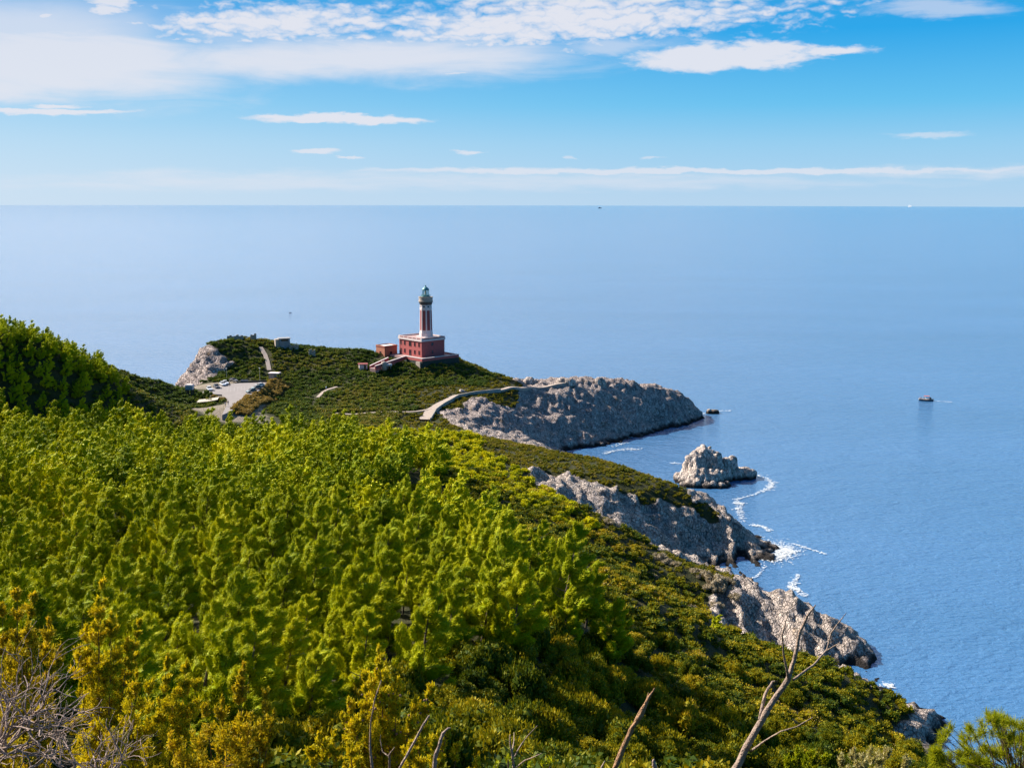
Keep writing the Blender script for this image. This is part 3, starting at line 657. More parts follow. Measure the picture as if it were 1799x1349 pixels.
hx, hy, hz, _, _ = spots('H', 3.1, (-262, -60, 290, 400), .5)
stuff('hill_wood', far_b, hx, hy, hz, .36 + .36 * rng.random(len(hx)) ** 1.5, m_hill, 'darker green wood covering the steep hill at the left', .25, -1)
# --- shrubs
def shrub_base(seeds, n, ln, wd, rx=1.5, hz=1.2, k=13, spiky=.35, ck=2):
    out = []
    for s in seeds:
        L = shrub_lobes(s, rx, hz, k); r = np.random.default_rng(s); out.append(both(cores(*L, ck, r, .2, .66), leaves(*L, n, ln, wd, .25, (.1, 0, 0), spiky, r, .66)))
    return out
mx, my, mz, mu_, mv_ = spots('MPY', 2.15, (-60, 92, 58, 290), .4)
m = (cover(mx, my)[:, 0] < .72); mx, my, mz, mu_, mv_ = mx[m], my[m], mz[m], mu_[m], mv_[m]
ms = .5 + 1.0 * rng.random(len(mx)) ** 2.0
vis = visible(mx, my, mz + 1.0); uu, vv, dd = project(np.stack([mx, my, mz + .7], 1)); inside = (uu > -10) & (uu < W0 + 10) & (vv < H0 + 5)
order = np.argsort(np.where(vis & inside, dd / ms, 1e9)); NS = 240; own_m = order[:NS]; rest = np.setdiff1d(np.arange(len(mx)), own_m)
mt = np.clip((fbm(mx / 9, my / 9, 0 * mx, 3, 5) - .5) * 3.2 + .42 + .3 * (rng.random(len(mx)) - .5), 0, 1); ms = ms * np.where(my < 135, 1.3, 1.0)
near_b = shrub_base(range(200, 208), 230, .17, .085, 1.5, 1.2, 17, .4, 2)
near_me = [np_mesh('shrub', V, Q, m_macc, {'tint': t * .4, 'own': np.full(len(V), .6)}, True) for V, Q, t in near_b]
def shrub_label(u, v, s_):
    z_ = 'dip' if u < 900 else 'foot' if v > 1250 else 'edge' if u > 1330 else 'slope'
    size = 'big' if s_ > 1.15 else 'small' if s_ < .75 else 'mid-sized'
    if z_ == 'dip': w_ = 'in the dim dip behind the cone-bearing juniper' if u < 780 else 'in the dim dip behind the forked dead stem'
    elif z_ == 'foot': w_ = 'low on the slope around the brown broken stump' if u < 1200 else 'low on the slope behind the tall forked dead branch'
    elif z_ == 'edge': w_ = 'by the seaward rim under the nearest cliff' if v < 1240 else 'by the seaward rim above the pine sapling'
    else: w_ = 'on the open slope beside the last pines' if u < 1080 else 'on the open slope below the pale cushion shrubs'
    return f'{size} olive-green macchia shrub {w_}', 'macchia shrubs of the near slope'
for k, i in enumerate(own_m):
    lab, grp = shrub_label(uu[i], vv[i], ms[i])
    o = bpy.data.objects.new('macchia_shrub', near_me[k % 8]); link(o); o.location = (mx[i], my[i], mz[i] - .15); o.rotation_euler = (0, 0, rng.random() * 6.28); o.scale = (ms[i], ms[i], ms[i] * (.9 + .9 * rng.random()))
    tag(o, lab, 'shrub', grp); o.color = (mt[i], 0, 0, 1)
mid_b = shrub_base(range(300, 306), 30, .30, .17, 1.5, 1.2, 13, .35, 1)
plant = np.clip(rng.random(len(rest)) * .6 + (fbm(mx[rest] / 14, my[rest] / 14, 0 * mx[rest], 3, 5) - .5) * 1.8 + .15, 0, 1)
stuff('macchia', mid_b, mx[rest], my[rest], mz[rest], ms[rest], m_macc, 'dense mixed macchia covering the slope above the cliffs', .15, .1, plant=plant)
yx, yy, yz, _, _ = spots('Y', 2.5, (-60, 60, 220, 352), .34)
m = rng.random(len(yx)) < .8; yx, yy, yz = yx[m], yy[m], yz[m]
stuff('bright_scrub', shrub_base(range(320, 326), 30, .40, .20, 1.6, 1.7, 13, .5, 1), yx, yy, yz, .5 + .95 * rng.random(len(yx)) ** 1.6, m_gold, 'bright yellow-green scrub on the sunlit shoulder', .15)
ox, oy, oz, _, _ = spots('O', 1.75, (-60, 80, 235, 480), .40)
m = rng.random(len(ox)) < .82; ox, oy, oz = ox[m], oy[m], oz[m]
stuff('heath', shrub_base(range(340, 346), 13, .32, .18, 1.3, .8, 9, .35, 1), ox, oy, oz, .5 + .55 * rng.random(len(ox)), m_oliv, 'low olive-brown heath with pale grey cushions above the cliffs', .12)
sx, sy, sz_, _, _ = spots('GHPC', 2.1, (-262, 60, 330, 500), .45)
m = cover(sx, sy); m = (m[:, KINDS.index('G')] > .28) | ((m[:, KINDS.index('H')] > .3) & (rng.random(len(sx)) < .7)) | ((sy > 345) & (m[:, KINDS.index('P')] + m[:, KINDS.index('C')] > .4)); sx, sy, sz_ = sx[m], sy[m], sz_[m]
plant = np.clip(rng.random(len(sx)) * .55 + (fbm(sx / 16, sy / 16, 0 * sx, 3, 25) - .5) * 1.6 + .18, 0, 1)
stuff('headland_scrub', shrub_base(range(360, 366), 10, .42, .25, 1.7, 1.1, 10, .35, 1), sx, sy, sz_, .55 + .65 * rng.random(len(sx)), m_scrub, 'dark green scrub covering the lighthouse headland', .15, plant=plant)


# ------------------------------------------------------------------ materials of built things
m_red = simple('red plaster', (.34, .085, .080), .85, .14, 1.2, .2)
m_red2 = simple('dark red plaster', (.23, .055, .055), .85, .16, 1.5, .2)
m_pink = simple('pink roof paving', (.30, .19, .18), .85, .12, 1.0)
m_white = simple('white plaster', (.58, .49, .475), .8, .08, 1.2, .1)
m_beige = simple('beige stone', (.34, .275, .23), .85, .15, 2.0, .3)
m_brick = simple('brown brick', (.36, .14, .085), .9, .2, 2.5, .4)
m_glass = simple('dark window', (.022, .022, .03), .15, .3, 2, 0, 0, .5)
m_darkst = simple('dark corbel stone', (.085, .075, .07), .9, .2, 2)
m_teal = simple('teal painted metal', (.07, .20, .21), .45, .2, 2, 0, .2)
m_wallst = simple('old retaining stone', (.035, .042, .036), .95, .4, 1.6, .6)
m_rubble = simple('pale rubble stone', (.30, .265, .23), .95, .3, 1.8, .8)
m_conc = simple('weathered concrete', (.22, .22, .235), .9, .2, 1.2, .2)
m_lot = simple('pale paving', (.215, .19, .185), .9, .10, .5, .1)
m_path = simple('path paving', (.34, .27, .225), .9, .14, 1.4, .2)
m_line = simple('painted line', (.62, .60, .59), .8, .05, 3)
m_mark = simple('worn marking', (.29, .27, .265), .9, .1, 3)
m_sail = simple('cream canvas', (.40, .35, .29), .8, .06, 2)
m_shade = simple('dark timber', (.05, .042, .04), .8, .3, 3)
m_yel = simple('ochre timber', (.50, .30, .07), .7, .2, 3)
m_blueg = simple('blue grey panel', (.18, .27, .36), .4, .15, 2)
m_steel = simple('galvanised steel', (.42, .40, .38), .5, .1, 4, 0, .4)
m_tyre = simple('tyre rubber', (.02, .02, .02), .8, .2, 9)
m_foam = simple('sea foam', (.50, .53, .56), .9, .05, 2)
m_skin = simple('skin', (.36, .20, .14), .6, .1, 9)

# lantern glass: clear panes
m_pane, t, out = mat('lantern glass')
gl = t.new('ShaderNodeBsdfGlossy'); gl.inputs['Roughness'].default_value = .05
tr = t.new('ShaderNodeBsdfTransparent'); tr.inputs[0].default_value = (.85, .95, .95, 1)
mx = t.new('ShaderNodeMixShader'); mx.inputs[0].default_value = .16; t.l.new(tr.outputs[0], mx.inputs[1]); t.l.new(gl.outputs[0], mx.inputs[2]); t.l.new(mx.outputs[0], out.inputs[0])

YAW = R(43)
def part_box(name, parent, m, *b, taper=0.0):
    bm = bmesh.new(); box(bm, *b, taper=taper); return obj(name, bm, m, parent)
def opening(parent, face, a, z0, w_, h_, name='window', arch=False):
    """a dark opening with a pale frame on the face x = 0 or y = 0"""
    def bx(bm, a0, a1, z0, z1, p0, p1):
        if face == 'x': box(bm, p0, p1, a0, a1, z0, z1)
        else: box(bm, a0, a1, p0, p1, z0, z1)
    bm = bmesh.new(); bx(bm, a - w_ / 2, a + w_ / 2, z0, z0 + h_, -.04, .3); o = obj(name, bm, m_glass, parent)
    bm = bmesh.new()
    for a0, a1, c0, c1 in ((a - w_ / 2 - .12, a - w_ / 2, z0 - .1, z0 + h_ + .12), (a + w_ / 2, a + w_ / 2 + .12, z0 - .1, z0 + h_ + .12), (a - w_ / 2, a + w_ / 2, z0 + h_, z0 + h_ + .12), (a - w_ / 2, a + w_ / 2, z0 - .12, z0)):
        bx(bm, a0, a1, c0, c1, -.09, .2)
    obj('frame', bm, m_red2, o); return o
Z0 = 32.4
Cn = atz(741, 628, Z0)
lh = thing('lighthouse', 'red keepers house carrying a tall red and white lighthouse tower', 'lighthouse', Cn, YAW)
LX, LY = 12.6, 15.8
part_box('wall', lh, m_red, 0, LX, 0, LY, -.5, 6.8)
for x0, y0 in ((-.06, -.06), (LX - .55, -.06), (-.06, LY - .55)): part_box('corner_strip', lh, m_red, x0, x0 + .6, y0, y0 + .6, -.4, 6.79)
part_box('cornice', lh, m_white, -.4, LX + .4, -.4, LY + .4, 6.8, 7.65)
part_box('roof_terrace', lh, m_pink, .15, LX - .15, .15, LY - .15, 7.65, 7.72)
bm = bmesh.new()
for b in ((-.3, LX + .3, -.3, 0), (-.3, LX + .3, LY, LY + .3), (-.3, 0, 0, LY), (LX, LX + .3, 0, LY)): box(bm, *b, 7.65, 8.32)
pp = obj('parapet', bm, m_white, lh)
bm = bmesh.new()
for k in range(5): box(bm, -.36, -.28, .5 + k * 3.02, 2.9 + k * 3.02, 7.72, 8.16)
box(bm, .4, LX - .4, -.36, -.28, 7.72, 8.16)
obj('parapet_panel', bm, m_red2, pp)
for y in (1.75, 4.8, 11.9, 14.7): opening(lh, 'x', y, 4.4, .95, 1.75); opening(lh, 'x', y, .95, .9, 1.7)
opening(lh, 'x', 8.1, 4.2, 1.6, 1.95)
d_ = opening(lh, 'x', 8.1, 0, 1.35, 2.6, 'door')
opening(lh, 'y', 5.9, 4.75, 1.15, 1.2); opening(lh, 'y', 5.9, 1.25, .75, 1.3)
bm = bmesh.new(); lathe(bm, [(.05, 0), (.05, 7.5)], 6, (LX + .6, .3, 0)); obj('drainpipe', bm, m_white, lh)
# tower
TX, TY = 8.1, 7.0
bm = bmesh.new(); box(bm, TX - 3.3, TX + 3.3, TY - 3.3, TY + 3.3, 7.7, 8.0); tw0 = obj('tower_base', bm, m_white, lh)
rot = R(-80)
bm = bmesh.new()
lathe(bm, [(3.05, 7.9), (3.0, 9.7), (2.86, 9.75), (2.80, 10.4), (2.62, 19.9), (2.78, 20.0), (2.78, 20.4), (2.62, 20.5), (2.62, 21.9)], 8, (TX, TY, 0), rot)
tw = obj('tower', bm, m_white, lh)
def oct_panel(i, z0, z1, r0, r1, half, name, m, par):
    a = rot + math.pi / 4 * (i + .5); n = Vector((math.cos(a), math.sin(a), 0)); s_ = Vector((-n.y, n.x, 0)); bm = bmesh.new(); c = Vector((TX, TY, 0)); k = math.cos(math.pi / 8)
    vs = []
    for off in (-.15, .035):
        for z, r_ in ((z0, r0), (z1, r1)):
            for sg in (-1, 1): vs.append(bm.verts.new(c + n * (r_ * k + off) + s_ * sg * half + Vector((0, 0, z))))
    for f in ((4, 5, 7, 6), (0, 1, 5, 4), (2, 6, 7, 3), (1, 3, 7, 5), (0, 4, 6, 2)): bm.faces.new([vs[q] for q in f])
    return obj(name, bm, m, par)
for i in range(8):
    oct_panel(i, 10.75, 19.5, 2.793, 2.63, .70, 'red_panel', m_red2, lh)
    oct_panel(i, 20.85, 21.45, 2.62, 2.62, .42, 'tower_window', m_glass, lh)
bm = bmesh.new(); lathe(bm, [(2.62, 21.9), (2.75, 22.3), (3.05, 22.9), (3.12, 23.3)], 24, (TX, TY, 0)); obj('corbel', bm, m_darkst, lh)
bm = bmesh.new(); lathe(bm, [(3.18, 23.3), (3.2, 23.6), (3.05, 23.65), (3.05, 25.1), (3.2, 25.15), (3.2, 25.35), (2.85, 25.35), (2.85, 24.0)], 24, (TX, TY, 0)); ga = obj('gallery', bm, m_beige, lh)
bm = bmesh.new(); lathe(bm, [(2.1, 24.9), (2.1, 25.4)], 20, (TX, TY, 0)); obj('lantern_floor', bm, m_beige, lh)
bm = bmesh.new()
lathe(bm, [(2.08, 25.4), (2.12, 25.5), (2.12, 25.65), (2.0, 25.7)], 20, (TX, TY, 0))
for k in range(16):
    a = k * math.pi / 8; lathe(bm, [(.035, 25.6), (.035, 26.4)], 5, (TX + 2.02 * math.cos(a), TY + 2.02 * math.sin(a), 0))
for z in (26.0, 26.4):
    tube(bm, [Vector((TX + 2.02 * math.cos(a), TY + 2.02 * math.sin(a), z)) for a in [k * math.pi / 12 for k in range(25)]], [.035] * 25, 5)
obj('railing', bm, m_teal, lh)
lan = thing('lantern', None, None, (TX, TY, 25.65)); lan.parent = lh
bm = bmesh.new()
for k in range(8):
    a = k * math.pi / 4 + .2; lathe(bm, [(.08, 0), (.08, 2.7)], 6, (1.4 * math.cos(a), 1.4 * math.sin(a), 0))
lathe(bm, [(1.5, 0), (1.5, .45)], 16); lathe(bm, [(1.5, 2.55), (1.55, 2.8)], 16)
obj('lantern_frame', bm, m_teal, lan)
bm = bmesh.new(); lathe(bm, [(1.34, .4), (1.34, 2.6)], 16, cap=False); obj('glass', bm, m_pane, lan, True)
bm = bmesh.new(); lathe(bm, [(.25, .3), (.5, .9), (.55, 1.5), (.45, 2.1), (.2, 2.4)], 12); obj('lens', bm, m_white, lan, True)
bm = bmesh.new(); lathe(bm, [(1.62, 2.75), (1.55, 3.0), (1.25, 3.45), (.8, 3.85), (.3, 4.1), (.28, 4.35), (.34, 4.5), (.2, 4.75), (.05, 4.85), (.03, 5.6)], 16); obj('dome', bm, m_teal, lan, True)
# terrace
te = thing('terrace', 'red parapet terrace on dark retaining wall below the lighthouse', 'terrace', Cn, YAW)
tx0, tx1, ty0, ty1 = -4.6, 15.9, -6.0, 17.0
part_box('retaining_wall', te, m_wallst, tx0, tx1, ty0, ty1, -6.0, -.75)
part_box('floor', te, m_pink, tx0 + .1, tx1 - .1, ty0 + .1, ty1 - .1, -.75, -.04)
bm = bmesh.new()
for b in ((tx0 - .05, tx1 + .05, ty0 - .05, ty0 + .35), (tx1 - .35, tx1 + .05, ty0 + .35, ty1), (tx0 - .05, tx0 + .35, ty0 + .35, 6.0)): box(bm, *b, -.75, .42)
obj('parapet', bm, m_red, te)
bm = bmesh.new()
for b in ((tx0 - .15, tx1 + .15, ty0 - .15, ty0 + .42), (tx1 - .42, tx1 + .15, ty0 + .42, ty1), (tx0 - .15, tx0 + .42, ty0 + .42, 6.0)): box(bm, *b, .42, .62)
obj('coping', bm, m_white, te)
bm = bmesh.new(); box(bm, tx0 - .6, tx0 + .1, -5.2, -2.4, -5, -1.0); obj('buttress', bm, m_beige, te)
# ramp with two white-capped walls
ra = thing('entrance_ramp', 'red walled ramp with white copings climbing to the lighthouse terrace', 'ramp')
def sloped_wall(p, q, w_, up, down, nm, mm, par, cap=None):
    p, q = Vector(p), Vector(q); s_ = (q - p).cross(Vector((0, 0, 1))).normalized() * w_ / 2
    def prism(u0, u1, k):
        bm = bmesh.new(); vs = []
        for e in (p, q):
            for sg in (-1, 1):
                for zz in (u0, u1): vs.append(bm.verts.new(e + s_ * sg * k + Vector((0, 0, zz))))
        for f in ((0, 1, 3, 2), (4, 6, 7, 5), (0, 4, 5, 1), (2, 3, 7, 6), (1, 5, 7, 3), (0, 2, 6, 4)): bm.faces.new([vs[i] for i in f])
        return bm
    o = obj(nm, prism(-down, up - .2, 1), mm, par)
    if cap: obj('coping', prism(up - .2, up, 1.5), cap, o)
    return o
a1, a2 = atz(712.5, 626, 32.8), at(659, 643.5, 455); b1, b2 = atz(682, 628.5, 32.6), at(650, 643, 459)
sloped_wall(a1, a2, .4, .25, 1.4, 'side_wall', m_red, ra, m_white); sloped_wall(b1, b2, .4, .25, 1.4, 'side_wall', m_red, ra, m_white)
sloped_wall((a1 + b1) / 2 - Vector((0, 0, .9)), (a2 + b2) / 2 - Vector((0, 0, .9)), 3.2, .1, 2, 'roadway', m_pink, ra)
# annex
Ca = atz(676, 627.5, 31.2)
an = thing('annex_building', 'small brown brick outbuilding beside the lighthouse with a flat roof', 'building', Ca, YAW)
part_box('wall', an, m_brick, 0, 6.9, 0, 6.4, -2.0, 4.3); part_box('cornice', an, m_red2, -.15, 7.05, -.15, 6.55, 4.3, 4.55)
bm = bmesh.new()
for b in ((-.05, 6.95, -.05, .2), (-.05, 6.95, 6.2, 6.45), (-.05, .2, .2, 6.2), (6.7, 6.95, .2, 6.2)): box(bm, *b, 4.55, 4.95)
obj('parapet', bm, m_brick, an); part_box('roof', an, m_line, .2, 6.7, .2, 6.2, 4.55, 4.62)
opening(an, 'y', 3.4, .6, 1.0, 1.6); opening(an, 'x', 3.2, 0, 1.1, 2.2, 'door')
# hut, tanks
hu = thing('white_hut', 'white hut with thin red flat roof at the foot of the ramp', 'hut', at(638, 648.5, 462), R(12))
part_box('wall', hu, m_white, -1.7, 1.7, -1.4, 1.4, -1.5, 2.2); part_box('roof', hu, m_red2, -2.1, 2.0, -1.7, 1.7, 2.2, 2.42); part_box('door', hu, m_glass, .3, 1.1, -1.46, -1.3, 0, 1.9)
tk = thing('water_tank', 'upright beige drum tank beside the ramp', 'tank', at(674.8, 645.5, 459))
bm = bmesh.new(); lathe(bm, [(1.15, -1.2), (1.2, 0), (1.2, 2.1), (1.05, 2.35), (.2, 2.5)], 18); obj('drum', bm, m_beige, tk, True)
bm = bmesh.new(); lathe(bm, [(.3, 2.45), (.3, 2.65)], 10); obj('lid', bm, m_steel, tk)
tk = thing('water_tank', 'white cylindrical tank lying on its side by the ramp', 'tank', at(683.8, 643.5, 459), R(5))
bm = bmesh.new(); lathe(bm, [(.3, -1.2), (.55, -1.05), (.62, -.8), (.62, .8), (.55, 1.05), (.3, 1.2)], 16); bmesh.ops.rotate(bm, verts=bm.verts, matrix=Matrix.Rotation(R(90), 3, 'Y')); bmesh.ops.translate(bm, verts=bm.verts, vec=(0, 0, .6)); obj('drum', bm, m_white, tk, True)
bm = bmesh.new(); box(bm, -.7, -.5, -.5, .5, -.9, .15); box(bm, .5, .7, -.5, .5, -.9, .15); obj('cradle', bm, m_conc, tk)
# bunker on the summit and ruins
bu = thing('concrete_bunker', 'grey flat-roofed lookout building on top of the headland hill', 'building', at(499, 604, 476), R(20))
part_box('wall', bu, m_conc, -2.3, 2.3, -2, 2, -2, 2.4); part_box('wall_wing', bu, m_beige, -3.9, -2.4, -1.6, 1.6, -2, 2.2); part_box('roof', bu, m_conc, -2.6, 2.6, -2.2, 2.2, 2.4, 2.65)
part_box('window', bu, m_glass, -1.5, 1.5, -2.05, -1.8, 1.4, 2.2)
def ruin(name, label, u, v, Y, n, L, seed, g=None):
    r = random.Random(seed); o = at(u, v, Y); bm = bmesh.new()
    for k in range(n):
        x = (k + .5) / n * L - L / 2; h = r.uniform(-.1, .75); box(bm, x - L / n * .52, x + L / n * .5, r.uniform(-.6, -.3), r.uniform(.3, .7), -2.5, h, .06)
    bmesh.ops.subdivide_edges(bm, edges=bm.edges[:], cuts=2, use_grid_fill=True)
    for q in bm.verts: q.co += Vector((r.uniform(-.1, .1), r.uniform(-.1, .1), r.uniform(-.08, .08)))
    ob = obj(name, bm, m_rubble); ob.location = (o.x, o.y, o.z); return tag(ob, label, 'ruined wall', g)
ruin('stone_ruin', 'tumbled pale stone wall on the left crest of the headland', 413, 590.5, 477, 7, 7.0, 3)
ruin('stone_ruin', 'short pale stone wall at the summit left of the grey lookout', 445, 588.5, 478, 3, 2.4, 4)
ruin('stone_ruin', 'low pinkish wall on the ridge between lookout and lighthouse', 548, 616, 470, 4, 2.8, 5)
ruin('stone_ruin', 'long low stone wall on the crest right of the grey lookout', 516, 608, 474, 6, 4.0, 6)
# kiosk and pavilion
ki = thing('kiosk', 'small kiosk with flat white roof at the far right of the car park', 'kiosk', at(482.5, 665.5, 443), R(-8))
part_box('wall', ki, m_beige, -2.0, .4, -1.3, 1.3, -2, 2.05); part_box('roof', ki, m_white, -2.2, 2.2, -1.6, 1.6, 2.25, 2.6)
bm = bmesh.new()
for x, y in ((2.0, -1.4), (2.0, 1.4)): box(bm, x - .07, x + .07, y - .07, y + .07, -2, 2.25)
obj('post', bm, m_shade, ki); part_box('counter', ki, m_shade, .4, 1.9, -1.2, -1.0, -1.5, 1.0)
pv = thing('pavilion', 'open dark cafe pavilion under a tilted cream canopy by the access road', 'pavilion', at(366, 715, 397), R(6))
bm = bmesh.new()
vs = [bm.verts.new(p_) for p_ in ((-3.9, -1.9, 2.15), (3.7, -1.9, 3.05), (3.7, 2.0, 3.35), (-3.6, 2.0, 2.5), (0, -2.0, 2.45), (0, 2.1, 2.85))]
bm.faces.new((vs[0], vs[4], vs[5], vs[3])); bm.faces.new((vs[4], vs[1], vs[2], vs[5])); ob = obj('canopy', bm, m_sail, pv)
ob.modifiers.new('thickness', 'SOLIDIFY').thickness = .12
bm = bmesh.new()
for x in (-3.4, 0, 3.3):
    for y in (-1.7, 1.8): box(bm, x - .07, x + .07, y - .07, y + .07, -1, 2.35 + .11 * x)
obj('post', bm, m_shade, pv); part_box('back_wall', pv, m_shade, -3.3, 2.8, 1.3, 1.6, -1, 2.1); part_box('counter', pv, m_shade, -2.4, 2.4, -.9, -.2, -1, 1.05)
bm = bmesh.new(); lathe(bm, [(.9, -.6), (1.0, .2), (1.0, 1.3), (.7, 1.75), (.2, 1.9)], 14, (3.9, -.6, 0)); obj('side_booth', bm, m_blueg, pv, True)
yr = thing('timber_ramp', 'ochre timber railing sloping down beside the cafe pavilion', 'railing', at(346, 711, 398), R(8))
bm = bmesh.new()
for z in (0, .45, .9): tube(bm, [(-2.4, 0, -.9 + z), (1.8, 0, .7 + z)], [.09, .09], 6)
obj('rail', bm, m_yel, yr)
bm = bmesh.new()
for k in range(5): x = -2.3 + k; box(bm, x - .06, x + .06, -.06, .06, -2.4 + .38 * k, .15 + .38 * k)
obj('post', bm, m_yel, yr)
bo = thing('ticket_booth', 'small white roofed booth on dark legs at the left edge of the car park', 'booth', at(333.5, 689, 408), R(-4))
part_box('cabin', bo, m_blueg, -1.35, 1.35, -1.0, 1.0, 1.1, 2.3); part_box('roof', bo, m_white, -1.5, 1.5, -1.2, 1.2, 2.3, 3.0, taper=.22); part_box('floor', bo, m_shade, -1.4, 1.4, -1.1, 1.1, .85, 1.1)
for x in (-.8, 1.0):
    for y in (-.8, .8): part_box('leg', bo, m_shade, x - .22, x + .22, y - .16, y + .16, -1.5, .85)

# car park
lot = [(356, 688), (372, 681), (392, 675.5), (420, 673), (470, 671.5), (475, 674), (460, 682), (443, 695), (424, 708), (406, 722), (390, 729), (398, 712), (401, 702), (390, 693), (360, 691)]
bm = bmesh.new(); lo = [atz(u, v, 27.3) for u, v in lot]
top = [bm.verts.new(p_) for p_ in lo]; bot = [bm.verts.new(p_ - Vector((0, 0, 1.8))) for p_ in lo]
bm.faces.new(top); bm.faces.new(bot[::-1])
for k in range(len(lo)): bm.faces.new((top[k], bot[k], bot[(k + 1) % len(lo)], top[(k + 1) % len(lo)]))
tag(obj('car_park', bm, m_lot), 'pale paved car park on the saddle', kind='structure')
bm = bmesh.new()
for k in range(9):
    a = atz(400 + k * 6, 681 - k * .5, 27.306); b = a + Vector((2.2, -9.5, 0)); s_ = Vector((.06, 0, 0)); bm.faces.new([bm.verts.new(q) for q in (a - s_, a + s_, b + s_, b - s_)])
tag(obj('road_marking', bm, m_mark), kind='structure')
w_a, w_b = atz(416, 672.5, 27.2), atz(468, 670, 27.2)
pw = thing('parapet_wall', 'low dark stone wall along the far edge of the car park', 'wall'); sloped_wall(w_a, w_b, .5, .75, 1.5, 'stone_course', m_wallst, pw)
sg = thing('notice_board', 'wide pale board standing at the far edge of the car park', 'board', atz(430, 671.4, 27.3) + Vector((0, -.5, 0)), R(-3))
part_box('panel', sg, m_conc, -1.5, 1.5, -.05, .05, .35, 1.15); 
for x in (-1.2, 1.2): part_box('leg', sg, m_shade, x - .05, x + .05, -.04, .04, -.5, .35)
def lamp_post(u, v, Y, h, label):
    o = thing('street_lamp', label, 'street lamp', at(u, v, Y), 0, 'lamp posts of the car park')
    bm = bmesh.new(); lathe(bm, [(.16, -.5), (.15, .6), (.09, 1.0), (.07, h)], 8); obj('pole', bm, m_steel, o)
    bm = bmesh.new(); lathe(bm, [(.28, -.4), (.26, .75), (.2, .8)], 8); obj('base', bm, m_shade, o)
    bm = bmesh.new(); lathe(bm, [(.05, h), (.24, h + .1), (.3, h + .3), (.12, h + .42)], 10); obj('lamp_head', bm, m_line, o)
lamp_post(398.5, 668, 443, 4.6, 'pale lamp post behind the parked cars at the left'); lamp_post(456.8, 671, 442, 5.4, 'pale lamp post on the far wall right of the board')
# cars
m_foam2, t, out = mat('thin sea foam'); g_ = t.new('ShaderNodeNewGeometry').outputs['Position']
df = t.new('ShaderNodeBsdfDiffuse'); df.inputs[0].default_value = (.55, .58, .61, 1); tr = t.new('ShaderNodeBsdfTransparent')
mx = t.new('ShaderNodeMixShader'); t.l.new(t.mapr(t.noise(g_, 1.3, 4, .65), .32, .60, .25, .95), mx.inputs[0]); t.l.new(tr.outputs[0], mx.inputs[1]); t.l.new(df.outputs[0], mx.inputs[2]); t.l.new(mx.outputs[0], out.inputs[0])
def car_paint(name, c):
    m = simple(name, c, .28, .05, 1, 0, .15, .6); m.node_tree.nodes['Principled BSDF'].inputs['Coat Weight'].default_value = .6 if 'Coat Weight' in m.node_tree.nodes['Principled BSDF'].inputs else 0
    return m
def build_car(paint, body_me=None):
    o = bpy.data.objects.new('parked_car', None); C.objects.link(o)
    prof = [(-2.05, .35), (-2.1, .65), (-2.0, .92), (-1.55, 1.0), (-1.2, 1.05), (.75, 1.02), (1.55, .9), (2.0, .75), (2.1, .5), (2.05, .32)]
    bm = bmesh.new()
    L = [[bm.verts.new((x, y * (1 - .06 * (abs(x) > 1.9)), z)) for x, z in prof] for y in (-.85, .85)]
    n = len(prof); bm.faces.new(L[0][::-1]); bm.faces.new(L[1])
    for k in range(n): bm.faces.new((L[0][k], L[0][(k + 1) % n], L[1][(k + 1) % n], L[1][k]))
    ob = obj('body', bm, paint, o); bv = ob.modifiers.new('bevel', 'BEVEL'); bv.width = .08; bv.segments = 2
    cab = [(-1.65, 1.0), (-1.25, 1.42), (-.3, 1.5), (.35, 1.44), (1.05, 1.0)]
    bm = bmesh.new(); L = [[bm.verts.new((x, sgn * (.8 if z < 1.1 else .64), z)) for x, z in cab] for sgn in (-1, 1)]; n = len(cab); bm.faces.new(L[0][::-1]); bm.faces.new(L[1])
    for k in range(n): bm.faces.new((L[0][k], L[0][(k + 1) % n], L[1][(k + 1) % n], L[1][k]))
    obj('windows', bm, m_glass, o).name = 'window_band'
    part_box('roof', o, paint, -1.2, .3, -.63, .63, 1.47, 1.54)
    for x in (-1.3, 1.35):
        for y in (-.8, .8):
            bm = bmesh.new(); lathe(bm, [(.31, -.1), (.33, -.05), (.33, .05), (.31, .1)], 14); bmesh.ops.rotate(bm, verts=bm.verts, matrix=Matrix.Rotation(R(90), 3, 'X')); bmesh.ops.translate(bm, verts=bm.verts, vec=(x, y, .33)); wl = obj('wheel', bm, m_tyre, o)
            bm = bmesh.new(); lathe(bm, [(.2, -.115), (.2, .115)], 10); bmesh.ops.rotate(bm, verts=bm.verts, matrix=Matrix.Rotation(R(90), 3, 'X')); bmesh.ops.translate(bm, verts=bm.verts, vec=(x, y, .33)); obj('rim', bm, m_steel, wl)
    for y in (-.6, .6): part_box('headlight', o, m_line, 1.98, 2.09, y - .16, y + .16, .6, .74)
    return o
cw, cd, ct = car_paint('white car paint', (.72, .74, .78)), car_paint('dark car paint', (.04, .04, .055)), car_paint('teal car paint', (.03, .10, .13))
CARS = [(368, 685.5, -62, cw, 'white parked car nearest the bush at the left of the car park'), (380.5, 681.5, -60, cd, 'dark parked van-like car between two white cars'),
        (391.5, 677, -58, cw, 'white parked car beside the standing person'), (396, 675, -58, cw, 'silver-white parked car mostly behind another white one'),
        (410, 670.5, -40, cd, 'dark parked car backed against the far wall'), (441.5, 689.5, -130, ct, 'dark teal parked car at the near end of the right-hand row'),
        (450.5, 683.5, -130, ct, 'dark teal parked car second in the right-hand row'), (456, 679.5, -130, cw, 'pale parked car behind the two teal ones')]
for u, v, rz, pt, lab in CARS:
    o = build_car(pt); o.location = atz(u, v, 27.3); o.rotation_euler = (0, 0, R(rz)); tag(o, lab, 'car', 'cars in the car park')

